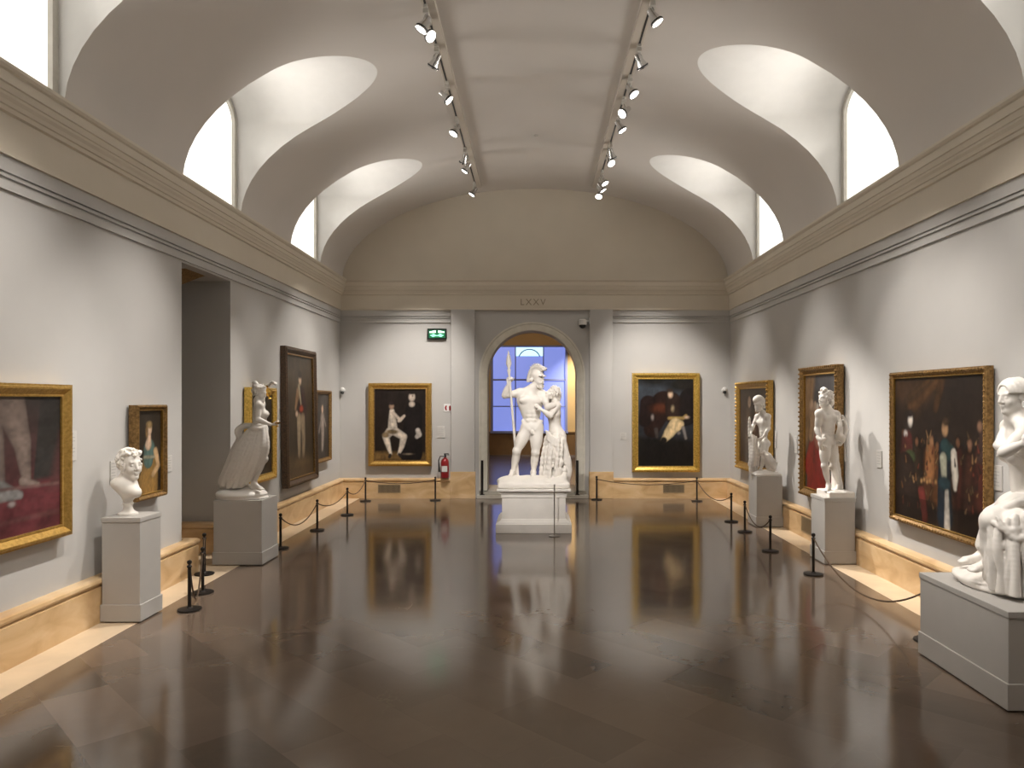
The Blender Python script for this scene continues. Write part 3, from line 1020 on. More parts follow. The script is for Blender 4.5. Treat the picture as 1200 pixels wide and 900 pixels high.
# --- 1: near left, cut by the picture edge
p = Pic(1.62, 1.08, 100, (.045, .038, .034), (.12, .03, .034), 1)
A = p.asp
p.poly([(A - .22, .98), (A, .98), (A, .30), (A - .30, .30)], (.035, .032, .03))
p.poly([(A - .62, .0), (A - .0, .0), (A - .0, .38), (A - .85, .36)], (.15, .035, .042), .05)
p.poly([(A - .12, .3), (A, .3), (A, .72)], (.13, .05, .05), .1)
p.poly([(0, .1), (A, .1), (A, .135), (0, .12)], (.17, .06, .06), .02)
p.limb([(A - .75, .9), (A - .68, .68), (A - .62, .42)], [.16, .11, .06], (.20, .15, .13))
p.limb([(A - .52, .95), (A - .40, .66), (A - .37, .46), (A - .34, .37)], [.15, .085, .055, .03], (.22, .165, .14))
p.limb([(A - .40, .385), (A - .24, .345)], [.035, .018], (.26, .2, .17))
p.limb([(A - .66, .7), (A - .78, .45)], [.02, .02], (.2, .16, .15))
p.limb([(A - 1.3, .30), (A - .85, .33), (A - .6, .335), (A - .42, .29)], [.12, .10, .075, .03], (.30, .29, .28))
p.limb([(A - .9, .22), (A - .7, .2)], [.04, .03], (.26, .25, .25))
p.ell(A - .50, .235, .035, .022, (.42, .36, .34))
p.poly([(A - .9, .345), (A - .02, .32), (A - .02, .34), (A - .9, .37)], (.2, .11, .1))
p.c = p.c * .72
painting(p, -1, 4.45, 6.42, .915, 2.235, .105, .10, M['gold'], 'large gilt-framed painting cropped by the left edge, dark legs over a red cloth')
# --- 2: small portrait behind the bust
p = Pic(.42, .80, 70, (.035, .026, .018), (.022, .015, .01), 2)
A = p.asp; c = A * .52
p.limb([(c, .50), (c + .01, .28), (c - .02, .10)], [.11, .17, .2], (.30, .17, .05))
p.limb([(c - .02, .40), (c, .54)], [.10, .11], (.10, .17, .15))
p.limb([(c + .13, .5), (c + .19, .32), (c + .08, .22)], [.045, .04, .035], (.52, .34, .18))
p.limb([(c - .02, .58), (c, .68)], [.065, .035], FL)
p.ell(c, .77, .055, .075, FL); p.ell(c - .0, .82, .065, .045, (.34, .23, .1))
p.ell(c - .05, .74, .025, .08, (.25, .15, .06))
p.limb([(c - .10, .44), (c + .1, .43)], [.02, .02], (.3, .28, .2))
painting(p, -1, 7.46, 8.07, 1.05, 2.05, .06, .10, M['golddark'], 'small portrait of a fair woman in a teal and yellow dress behind the bust', inner=M['gold'])
# --- 3: gilt frame behind the windblown statue
p = Pic(.80, 1.15, 60, (.028, .02, .014), (.02, .013, .009), 3)
A = p.asp
p.limb([(A * .5, .1), (A * .5, .55)], [.25, .14], (.035, .022, .015)); p.ell(A * .5, .72, .07, .09, (.3, .19, .11))
painting(p, -1, 10.42, 11.5, .87, 2.29, .11, .10, M['goldbright'], 'dark painting in a broad bright gilt frame behind the windblown statue')
# --- 4: tall dark portrait
p = Pic(1.3, 2.05, 100, (.06, .043, .026), (.03, .02, .012), 4)
A = p.asp; c = A * .52
p.poly([(0, 0), (A, 0), (A, .14), (0, .2)], (.055, .035, .02), .06)
p.limb([(c, .66), (c + .01, .48)], [.10, .085], (.035, .022, .02)); p.limb([(c + .06, .70), (c + .12, .55), (c + .08, .44)], [.04, .035, .02], (.04, .02, .02))
p.limb([(c - .05, .70), (c - .12, .56)], [.04, .02], (.25, .15, .08))
p.limb([(c - .04, .48), (c - .05, .30), (c - .05, .18)], [.05, .04, .03], (.33, .25, .16)); p.limb([(c + .05, .48), (c + .06, .3), (c + .05, .17)], [.05, .04, .03], (.26, .19, .12))
p.limb([(c - .03, .75), (c + .01, .6)], [.02, .014], (.35, .3, .2)); p.ell(c + .02, .56, .05, .03, (.33, .06, .03))
p.ell(c, .80, .034, .045, FL); p.ell(c, .84, .045, .03, (.03, .02, .015)); p.ell(c - .09, .52, .03, .025, FL)
p.ell(c, .12, .3, .04, (.09, .06, .03), soft=.08)
painting(p, -1, 11.95, 13.62, .64, 3.0, .13, .12, M['darkwood'], 'tall dark wood framed full length portrait beyond the windblown statue', tilt=-.02, inner=M['golddark'], gap=.03)
# --- 5: small narrow
p = Pic(.8, 1.15, 60, (.07, .062, .055), (.045, .035, .028), 5)
A = p.asp; c = A * .5
p.limb([(c, .62), (c + .02, .36), (c, .16)], [.10, .07, .05], (.32, .26, .22)); p.ell(c, .76, .05, .065, FL); p.limb([(c - .1, .55), (c - .17, .42)], [.04, .03], (.26, .22, .2)); p.limb([(c + .1, .6), (c + .18, .5)], [.03, .025], (.3, .25, .22))
painting(p, -1, 13.62, 14.62, .90, 2.29, .075, .09, M['golddark'], 'small narrow dark-framed painting nearest the far left corner')
# --- 6: far wall left, two figures
p = Pic(1.08, 1.48, 110, (.020, .014, .012), (.016, .011, .008), 6)
A = p.asp
p.poly([(0, 0), (A, 0), (A, .10), (0, .12)], (.17, .10, .035), .06)
p.limb([(.56, .70), (.54, .42), (.52, .10)], [.12, .13, .16], (.012, .009, .009)); p.limb([(.48, .66), (.40, .58)], [.05, .04], (.014, .01, .01))
p.ell(.53, .885, .047, .062, (.56, .46, .38)); p.ell(.53, .955, .055, .035, (.02, .014, .012)); p.ell(.53, .785, .042, .04, (.48, .40, .33)); p.ell(.54, .90, .01, .012, (.1, .05, .04))
p.limb([(.615, .42), (.63, .36), (.60, .33)], [.035, .04, .03], (.42, .37, .33)); p.limb([(.36, .56), (.42, .62)], [.028, .02], (.56, .46, .38))
p.limb([(.25, .69), (.255, .56), (.26, .42)], [.035, .055, .07], (.66, .57, .47))
p.ell(.245, .755, .036, .045, (.34, .22, .15)); p.ell(.245, .80, .042, .028, (.03, .02, .02))
p.limb([(.27, .66), (.35, .58), (.345, .55)], [.025, .022, .02], (.6, .5, .41))
p.limb([(.22, .40), (.165, .33), (.20, .20), (.235, .09)], [.06, .05, .035, .02], (.66, .57, .47)); p.limb([(.30, .40), (.415, .33), (.39, .20), (.345, .09)], [.06, .05, .038, .02], (.62, .53, .44))
p.ell(.16, .355, .05, .038, (.24, .17, .09)); p.ell(.25, .40, .09, .03, (.2, .14, .07), 0); p.limb([(.225, .075), (.215, .05)], [.022, .02], (.02, .015, .015)); p.limb([(.35, .085), (.375, .055)], [.02, .018], (.02, .015, .015))
p.ell(.48, .09, .06, .012, (.36, .28, .2))
painting(p, 0, at(431.5, 0, 15.5).x, at(505.5, 0, 15.5).x, .69, 2.465, .13, .09, M['gold'], 'gilt painting of a seated pale figure and dark standing one, left of the arch', inner=M['golddark'])
# --- 7: far wall right, horseman
p = Pic(1.2, 1.87, 110, (.050, .060, .075), (.012, .009, .008), 7)
A = p.asp
p.poly([(0, .0), (A, .0), (A, .30), (0, .34)], (.010, .008, .007), .06)
p.ell(.55, .93, .24, .08, (.016, .014, .012), soft=.06); p.ell(.18, .98, .2, .06, (.015, .014, .013), soft=.06)
p.limb([(.30, .72), (.22, .62), (.16, .42)], [.14, .15, .09], (.026, .011, .008)); p.limb([(.12, .72), (.08, .52)], [.09, .07], (.018, .009, .008)); p.ell(.26, .66, .12, .06, (.09, .026, .012), soft=.05)
p.limb([(.60, .76), (.55, .58)], [.13, .12], (.014, .010, .010)); p.ell(.17, .56, .018, .035, (.26, .22, .2)); p.limb([(.21, .42), (.22, .34)], [.025, .02], (.07, .055, .05))
p.limb([(.40, .76), (.40, .56)], [.085, .08], (.030, .016, .012)); p.ell(.40, .66, .02, .04, (.34, .26, .16)); p.limb([(.36, .55), (.52, .55), (.55, .58)], [.02, .02, .018], (.36, .24, .08))
p.ell(.375, .82, .030, .042, FL); p.ell(.37, .865, .036, .02, (.05, .03, .02))
p.limb([(.43, .48), (.36, .38), (.30, .30)], [.07, .06, .035], (.72, .55, .31)); p.limb([(.48, .48), (.45, .42)], [.05, .03], (.66, .5, .28))
p.limb([(.30, .30), (.28, .20), (.30, .12)], [.035, .03, .025], (.012, .009, .008)); p.limb([(.52, .44), (.55, .32)], [.02, .016], (.20, .18, .17)); p.ell(.56, .56, .03, .018, FL); p.ell(.47, .38, .02, .02, (.2, .18, .17))
painting(p, 0, at(741, 0, 15.5).x, at(820, 0, 15.5).x, .563, 2.68, .13, .10, M['goldbright'], 'bright gilt painting of an officer in white breeches by a dark horse, right of arch')
# --- 8: behind the farthest right statue
p = Pic(1.5, 1.4, 70, (.06, .048, .04), (.05, .03, .018), 8)
A = p.asp
p.limb([(.35 * A, .7), (.33 * A, .35), (.33 * A, .1)], [.12, .14, .15], (.12, .09, .07)); p.ell(.36 * A, .82, .06, .075, FL); p.limb([(.6 * A, .55), (.62 * A, .1)], [.13, .16], (.09, .045, .025)); p.ell(.6 * A, .7, .055, .07, (.34, .22, .14))
painting(p, 1, 12.72, 14.74, .74, 2.455, .14, .11, M['gold'], 'beaded gilt painting behind the capped youth statue, farthest on the right wall', bead=(.8, .075, .03))
# --- 9: red draped figure
p = Pic(1.15, 1.75, 90, (.06, .056, .06), (.05, .05, .03), 9)
A = p.asp
p.poly([(0, 1), (.22, 1), (.12, .5), (0, .3)], (.20, .12, .06), .06)
p.limb([(.24, .52), (.26, .30), (.30, .05)], [.12, .19, .26], (.28, .022, .018)); p.limb([(.18, .45), (.10, .2)], [.06, .1], (.32, .03, .02)); p.limb([(.33, .62), (.30, .45)], [.10, .10], (.40, .16, .11))
p.limb([(.23, .72), (.20, .56), (.16, .45)], [.05, .05, .03], (.46, .32, .22)); p.ell(.28, .80, .05, .065, (.055, .05, .05)); p.limb([(.27, .72), (.27, .55)], [.035, .02], (.42, .36, .3))
p.limb([(.16, .64), (.13, .45)], [.06, .04], (.4, .25, .14)); p.ell(.15, .73, .045, .055, (.42, .28, .18))
painting(p, 1, 9.82, 11.2, .665, 2.59, .12, .11, M['golddark'], 'tall gilt painting of a red draped figure behind the lyre player statue', bead=(.85, .07, .022), inner=M['gold'])
# --- 10: large many-figured
p = Pic(1.5, 1.42, 150, (.022, .015, .012), (.020, .010, .007), 10)
A = p.asp
p.poly([(.0, 1), (.62, 1), (.5, .86), (.3, .74), (.12, .8), (0, .86)], (.055, .030, .017), .1)
p.limb([(.55, .96), (.35, .84), (.22, .78)], [.03, .035, .05], (.09, .045, .02)); p.limb([(.6, .95), (.53, .78)], [.04, .03], (.07, .035, .016)); p.limb([(.45, .97), (.2, .86)], [.02, .02], (.075, .04, .018))
for i, (x, y, s, cc) in enumerate([(.12, .47, .08, (.08, .02, .016)), (.30, .42, .08, (.05, .03, .018)), (.44, .42, .085, (.13, .05, .022)), (.78, .44, .085, (.10, .026, .018)), (.90, .42, .08, (.085, .03, .02)), (1.0, .45, .075, (.11, .028, .02)), (.55, .40, .07, (.22, .09, .035)), (.70, .40, .06, (.12, .045, .025))]):
    p.limb([(x, y + .06), (x, y - .22)], [s * .7, s], tuple(.55 * q for q in cc), soft=.05, form=.8); p.ell(x, y + .13, .027, .038, (.15, .07, .036), form=.8)
p.limb([(.17, .56), (.20, .38), (.22, .28)], [.07, .06, .04], (.075, .018, .016)); p.ell(.21, .44, .07, .05, (.055, .075, .03)); p.ell(.215, .70, .034, .05, (.62, .56, .50)); p.ell(.21, .745, .05, .028, (.03, .02, .02)); p.ell(.15, .60, .028, .025, (.5, .45, .42))
p.limb([(.47, .50), (.46, .34)], [.055, .06], (.30, .13, .05)); p.ell(.48, .56, .03, .04, (.28, .14, .07))
p.limb([(.64, .52), (.63, .36), (.64, .08)], [.07, .07, .09], (.012, .022, .034)); p.limb([(.64, .54), (.70, .50)], [.05, .055], (.02, .05, .052)); p.ell(.64, .655, .036, .05, (.46, .27, .14)); p.ell(.65, .70, .04, .03, (.06, .035, .02))
p.limb([(.735, .50), (.75, .36), (.75, .28)], [.032, .036, .02], (.64, .58, .50)); p.limb([(.62, .46), (.63, .34)], [.04, .03], (.42, .42, .32)); p.limb([(.66, .25), (.665, .02)], [.022, .034], (.52, .48, .42)); p.ell(.63, .30, .07, .045, (.02, .055, .07))
for k in range(6): p.ell(.36 + k * .035, .285 + .012 * (k % 2), .014, .016, (.42, .24, .10))
p.limb([(.36, .2), (.38, .05)], [.05, .06], (.14, .025, .02)); p.limb([(1.02, .62), (1.02, .5)], [.03, .05], (.055, .03, .025)); p.ell(1.0, .68, .026, .034, (.25, .14, .09)); p.ell(.9, .57, .025, .03, (.25, .13, .08))
p.limb([(.15, .35), (.2, .02)], [.12, .17], (.022, .012, .009))
rs = np.random.RandomState(4)
for k in range(120):
    x, y = rs.uniform(.03, A - .03), rs.uniform(.05, .62); a = rs.uniform(-.6, .6); L = rs.uniform(.015, .05)
    cc = [(.13, .028, .016), (.17, .08, .03), (.02, .012, .01), (.09, .06, .03), (.012, .01, .01), (.22, .13, .06)][k % 6]
    if .56 < x < .80 and k % 6 != 2: continue
    p.limb([(x, y), (x + L * math.sin(a), y + L * math.cos(a))], [.010, .004], cc, soft=.012)
p.c[..., :] *= np.where((p.v < .16) & (np.abs(p.u - .66) > .12), .55, 1.)[..., None]
painting(p, 1, 6.61, 8.42, .727, 2.417, .072, .075, M['golddark'], 'large dark painting of many figures, central man in blue and white, right wall', bead=(.62, .05, .013), inner=M['gold'])
# ================================================================== SCULPTED SURFACES
# every carved figure is one continuous surface pulled from a smooth distance field
def V(*a): return np.array(a, float)


def nrm(v): v = np.asarray(v, float); return v / (np.linalg.norm(v) + 1e-12)


class Field:
    def __init__(self, lo, hi, h):
        self.lo = np.array(lo, float); self.h = h
        self.n = np.ceil((np.array(hi, float) - self.lo) / h).astype(int) + 1
        self.ax = [(self.lo[i] + h * np.arange(self.n[i])).astype(np.float32) for i in range(3)]
        self.d = np.full(self.n, 1.0, np.float32)

    def _blk(self, lo, hi):
        i0 = np.clip(np.floor((np.array(lo) - self.lo) / self.h).astype(int), 0, self.n)
        i1 = np.clip(np.ceil((np.array(hi) - self.lo) / self.h).astype(int) + 1, 0, self.n)
        if np.any(i1 <= i0): return None
        s = tuple(slice(a, b) for a, b in zip(i0, i1))
        return s, self.ax[0][s[0]][:, None, None], self.ax[1][s[1]][None, :, None], self.ax[2][s[2]][None, None, :]

    def op(self, lo, hi, fn, k=.02, sub=False):
        m = k + 3 * self.h
        B = self._blk(np.array(lo) - m, np.array(hi) + m)
        if B is None: return self
        s, X, Y, Z = B
        b = fn(X, Y, Z).astype(np.float32)
        a = self.d[s]
        if sub:
            b = -b
            hh = np.maximum(k - np.abs(a - b), 0) / k
            self.d[s] = np.maximum(a, b) + hh * hh * k * .25
        else:
            hh = np.maximum(k - np.abs(a - b), 0) / k
            self.d[s] = np.minimum(a, b) - hh * hh * k * .25
        return self

    def cone(self, p, q, r0, r1=None, k=.02, sub=False):
        p = np.array(p, float); q = np.array(q, float); r1 = r0 if r1 is None else r1
        e = q - p; L = float(e @ e) + 1e-12; R = max(r0, r1)

        def fn(X, Y, Z):
            t = np.clip(((X - p[0]) * e[0] + (Y - p[1]) * e[1] + (Z - p[2]) * e[2]) / L, 0, 1)
            return np.sqrt((X - p[0] - e[0] * t) ** 2 + (Y - p[1] - e[1] * t) ** 2 + (Z - p[2] - e[2] * t) ** 2) - (r0 + (r1 - r0) * t)
        return self.op(np.minimum(p, q) - R, np.maximum(p, q) + R, fn, k, sub)

    def chain(self, pts, rs, k=.02, sub=False):
        if not isinstance(rs, (list, tuple)): rs = [rs] * len(pts)
        for i in range(len(pts) - 1): self.cone(pts[i], pts[i + 1], rs[i], rs[i + 1], k, sub)
        return self

    def curve(self, pts, rs, k=.02, n=5, sub=False):
        """smooth curve through pts"""
        P = [np.array(p, float) for p in pts]
        if not isinstance(rs, (list, tuple)): rs = [rs] * len(pts)
        out = []; ro = []
        for i in range(len(P) - 1):
            p0 = P[max(i - 1, 0)]; p1 = P[i]; p2 = P[i + 1]; p3 = P[min(i + 2, len(P) - 1)]
            for j in range(n):
                t = j / n
                out.append(.5 * ((2 * p1) + (-p0 + p2) * t + (2 * p0 - 5 * p1 + 4 * p2 - p3) * t * t + (-p0 + 3 * p1 - 3 * p2 + p3) * t ** 3))
                ro.append(rs[i] + (rs[i + 1] - rs[i]) * t)
        out.append(P[-1]); ro.append(rs[-1])
        return self.chain(out, ro, k, sub)

    def ball(self, c, r, k=.02, sub=False): return self.cone(c, c, r, r, k, sub)

    def ell(self, c, r, axes=None, k=.02, sub=False):
        c = np.array(c, float); r = np.array(r, float)
        A = np.eye(3) if axes is None else np.array([nrm(a) for a in axes])
        ext = np.sqrt(((A.T * r) ** 2).sum(1))

        def fn(X, Y, Z):
            x, y, z = X - c[0], Y - c[1], Z - c[2]
            u = [(x * A[i, 0] + y * A[i, 1] + z * A[i, 2]) for i in range(3)]
            k0 = np.sqrt(sum((u[i] / r[i]) ** 2 for i in range(3)))
            k1 = np.sqrt(sum((u[i] / r[i] ** 2) ** 2 for i in range(3))) + 1e-9
            return k0 * (k0 - 1) / k1
        return self.op(c - ext, c + ext, fn, k, sub)

    def box(self, c, hsz, axes=None, rnd=.01, k=.01, sub=False):
        c = np.array(c, float); hsz = np.array(hsz, float)
        A = np.eye(3) if axes is None else np.array([nrm(a) for a in axes])
        ext = np.abs(A.T) @ hsz

        def fn(X, Y, Z):
            x, y, z = X - c[0], Y - c[1], Z - c[2]
            q = [np.abs(x * A[i, 0] + y * A[i, 1] + z * A[i, 2]) - hsz[i] + rnd for i in range(3)]
            return np.sqrt(sum(np.maximum(a, 0) ** 2 for a in q)) + np.minimum(np.maximum(q[0], np.maximum(q[1], q[2])), 0) - rnd
        return self.op(c - ext, c + ext, fn, k, sub)

    def skirt(self, p, q, r0, r1, nf=9, a0=.006, a1=.025, ph=0., twist=0., k=.03, flare=1.0, xdir=(1, 0, 0), seed=0):
        """fluted cloth round the axis p->q ; r0,r1 = (rx,ry) at the ends"""
        p = np.array(p, float); q = np.array(q, float)
        w = q - p; L = np.linalg.norm(w); w = w / L
        x = np.array(xdir, float); x = nrm(x - w * (x @ w)); y = np.cross(w, x)
        R = max(*r0, *r1) + a1

        def fn(X, Y, Z):
            dx, dy, dz = X - p[0], Y - p[1], Z - p[2]
            t = np.clip((dx * w[0] + dy * w[1] + dz * w[2]) / L, 0, 1)
            ex, ey, ez = dx - w[0] * L * t, dy - w[1] * L * t, dz - w[2] * L * t
            u = ex * x[0] + ey * x[1] + ez * x[2]; v = ex * y[0] + ey * y[1] + ez * y[2]; ax = ex * w[0] + ey * w[1] + ez * w[2]
            tt = t ** flare
            rx = r0[0] + (r1[0] - r0[0]) * tt; ry = r0[1] + (r1[1] - r0[1]) * tt
            an = np.arctan2(v / ry, u / rx)
            rho = np.sqrt((u / rx) ** 2 + (v / ry) ** 2)
            am = a0 + (a1 - a0) * t
            f = np.sin(nf * an + ph + twist * t + .8 * np.sin(2 * an + seed)) + .45 * np.sin((nf * 1.7 // 1) * an + 1.3 + seed - twist * t * .6)
            m = np.minimum(rx, ry)
            d = (rho - 1) * m - am * f
            return np.maximum(d * .75, np.abs(ax) - .0) if False else np.sqrt(np.maximum(d, 0) ** 2 + ax ** 2) * .75 + np.minimum(d, 0) * .75
        return self.op(np.minimum(p, q) - R, np.maximum(p, q) + R, fn, k)

    def ripple(self, lo, hi, fn):
        """adds a small displacement fn(X,Y,Z) to the distance inside a block"""
        B = self._blk(lo, hi)
        s, X, Y, Z = B
        self.d[s] += fn(X, Y, Z).astype(np.float32)
        return self

    def cut_below(self, pt, n):
        """keeps the side n points to"""
        pt = np.array(pt, float); n = nrm(n)
        X, Y, Z = self.ax[0][:, None, None], self.ax[1][None, :, None], self.ax[2][None, None, :]
        self.d = np.maximum(self.d, -((X - pt[0]) * n[0] + (Y - pt[1]) * n[1] + (Z - pt[2]) * n[2])).astype(np.float32)
        return self

    def mesh(self):
        d = self.d
        d[0], d[-1] = 1, 1; d[:, 0], d[:, -1] = 1, 1; d[:, :, 0], d[:, :, -1] = 1, 1
        s = d < 0
        c = [s[i:s.shape[0] - 1 + i, j:s.shape[1] - 1 + j, k:s.shape[2] - 1 + k] for i in (0, 1) for j in (0, 1) for k in (0, 1)]
        any_ = np.logical_or.reduce(c); all_ = np.logical_and.reduce(c)
        act = any_ & ~all_
        idx = np.argwhere(act)
        num = np.full(act.shape, -1, np.int64); num[act] = np.arange(len(idx))
        offs = np.array([(i, j, k) for i in (0, 1) for j in (0, 1) for k in (0, 1)])
        val = np.stack([d[idx[:, 0] + o[0], idx[:, 1] + o[1], idx[:, 2] + o[2]] for o in offs], 1)
        acc = np.zeros((len(idx), 3)); cnt = np.zeros(len(idx))
        for a in range(8):
            for b in range(a + 1, 8):
                if np.abs(offs[a] - offs[b]).sum() != 1: continue
                va, vb = val[:, a], val[:, b]
                m = (va < 0) != (vb < 0)
                t = np.where(m, va / np.where(m, va - vb, 1), 0)
                acc += np.where(m[:, None], offs[a] + (offs[b] - offs[a]) * t[:, None], 0); cnt += m
        P = self.lo + (idx + acc / cnt[:, None]) * self.h
        faces = []
        for ax in range(3):
            sl0 = [slice(None)] * 3; sl1 = [slice(None)] * 3
            sl0[ax] = slice(0, -1); sl1[ax] = slice(1, None)
            ch = s[tuple(sl0)] != s[tuple(sl1)]
            E = np.argwhere(ch)
            o1, o2 = [(1, 2), (2, 0), (0, 1)][ax]
            E = E[(E[:, o1] > 0) & (E[:, o2] > 0)]
            u = np.zeros(3, int); u[o1] = 1; v = np.zeros(3, int); v[o2] = 1
            q = [num[tuple((E - a).T)] for a in (u * 0, u, u + v, v)]
            Q = np.stack(q, 1)
            flip = ~s[tuple(E.T)]
            Q[flip] = Q[flip][:, ::-1]
            faces.append(Q)
        return P, np.concatenate(faces)

    def build(self, name, m, parent, smooth_it=1):
        P, Fc = self.mesh()
        me = bpy.data.meshes.new(name)
        me.vertices.add(len(P)); me.vertices.foreach_set('co', P.astype(np.float32).ravel())
        me.loops.add(Fc.size); me.loops.foreach_set('vertex_index', Fc.astype(np.int32).ravel())
        me.polygons.add(len(Fc)); me.polygons.foreach_set('loop_start', np.arange(0, Fc.size, 4, dtype=np.int32))
        me.update(calc_edges=True)
        me.polygons.foreach_set('use_smooth', [True] * len(Fc))
        me.materials.append(m); me.validate()
        o = bpy.data.objects.new(name, me); COL.objects.link(o)
        if parent: o.parent = parent
        return o


# ------------------------------------------------------------------ anatomy
def head(Fd, c, f, u, s=1., ears=True, female=False):
    """c = centre of the head, f = where it looks, u = up"""
    f = nrm(f); u = nrm(np.array(u) - f * (np.array(u) @ f)); r = np.cross(f, u)
    c = np.array(c, float)
    P = lambda a, b, d: c + (r * a + f * b + u * d) * s
    ax = (r, f, u)
    Fd.ell(P(0, -.012, .030), V(.074, .094, .088) * s, ax, .02)
    Fd.ell(P(0, .030, -.035), V(.058, .060, .083) * s, ax, .03)
    Fd.cone(P(-.042, .0, -.075), P(0, .062, -.105), .018 * s, .02 * s, .025); Fd.cone(P(.042, .0, -.075), P(0, .062, -.105), .018 * s, .02 * s, .025)
    Fd.ball(P(0, .074, -.106), .017 * s, .018)
    Fd.cone(P(-.034, .072, .018), P(.034, .072, .018), .0125 * s, None, .016)
    for e in (-1, 1):
        Fd.ball(P(e * .031, .094, -.002), .0155 * s, .010, True)
        Fd.ell(P(e * .030, .073, -.004), V(.0135, .0125, .010) * s, ax, .004)
        Fd.ell(P(e * .038, .058, -.040), V(.02, .02, .025) * s, ax, .02)
        if ears: Fd.ell(P(e * .073, -.008, -.012), V(.010, .02, .032) * s, ax, .008)
    Fd.cone(P(0, .086, .012), P(0, .106, -.034), .0085 * s, .0125 * s, .010)
    Fd.cone(P(-.013, .094, -.040), P(.013, .094, -.040), .0085 * s, None, .006)
    Fd.ell(P(0, .090, -.066), V(.020, .010, .0075) * s, ax, .008); Fd.ell(P(0, .088, -.080), V(.016, .010, .0075) * s, ax, .008)
    Fd.cone(P(-.013, .0995, -.073), P(.013, .0995, -.073), .0022 * s, None, .004, True)
    return P, ax


def curls(Fd, P, ax, s, seed, amount=44, r=.016, front=.30, low=-.06, push=1.0):
    rs = np.random.RandomState(seed)
    n = 0
    while n < amount:
        a = rs.rand() * 2 * PI; b = rs.uniform(-.75, 1.0)
        d = V(math.cos(a) * math.sqrt(1 - b * b), math.sin(a) * math.sqrt(1 - b * b), b)
        q = V(d[0] * .078, -.012 + d[1] * .098, .030 + d[2] * .092) * push
        if q[1] > .035 and q[2] < .075: continue
        if q[2] < low: continue
        n += 1
        rr = r * rs.uniform(.7, 1.25) * s
        c = P(*q); t = nrm(rs.randn(3))
        Fd.curve([c - t * rr, c + nrm(rs.randn(3)) * rr * .7, c + t * rr * 1.3], [rr * .75, rr * .8, rr * .5], .005, 3)


def hand(Fd, w, d, n, s=1., curl=.5, thumb=1, spread=.0):
    """w wrist, d along the hand, n out of the palm, thumb = side of the thumb"""
    d = nrm(d); n = nrm(np.array(n) - d * (np.array(n) @ d)); e = np.cross(d, n) * thumb
    w = np.array(w, float)
    Fd.ell(w + d * .048 * s, V(.050, .038, .016) * s, (d, e, n), .015)
    for i, (off, L) in enumerate(((.028, .9), (.010, 1.0), (-.009, .93), (-.026, .74))):
        p = w + (d * .085 + e * off) * s
        a = curl * .35; pts = [p]
        for seg in (.042, .028, .022):
            a += curl * .85
            p = p + (d * math.cos(a) + n * math.sin(a) + e * spread * (off / .03)) * seg * L * s
            pts.append(p)
        Fd.chain(pts, [.0095 * s, .009 * s, .008 * s, .007 * s], .006)
    p = w + (d * .03 + e * .034) * s
    Fd.chain([p, p + (d * .03 + e * .022 + n * .012) * s, p + (d * .058 + e * .022 + n * (.02 + .03 * curl)) * s], [.012 * s, .010 * s, .008 * s], .008)


def foot(Fd, a, t, s=1.):
    """a ankle, t tip of the toes"""
    a = np.array(a, float); t = np.array(t, float)
    d = nrm((t - a) * V(1, 1, 0)); up = V(0, 0, 1); e = np.cross(d, up)
    z = t[2]
    heel = V(a[0], a[1], z + .028 * s) - d * .035 * s
    ballp = a + d * .125 * s; ballp[2] = z + .022 * s
    Fd.cone(a, heel, .034 * s, .03 * s, .03)
    Fd.cone(a, ballp, .034 * s, .024 * s, .03)
    Fd.cone(heel, ballp, .026 * s, .022 * s, .03)
    Fd.cone(ballp - e * .022 * s, ballp + e * .022 * s, .021 * s, .018 * s, .02)
    for i, (o, L) in enumerate(((-.028, .05), (-.012, .052), (.002, .046), (.015, .04), (.027, .034))):
        p = ballp + e * o * s; q = p + d * L * s; q[2] = z + .012 * s
        Fd.cone(p, q, .013 * s, .0105 * s, .008)


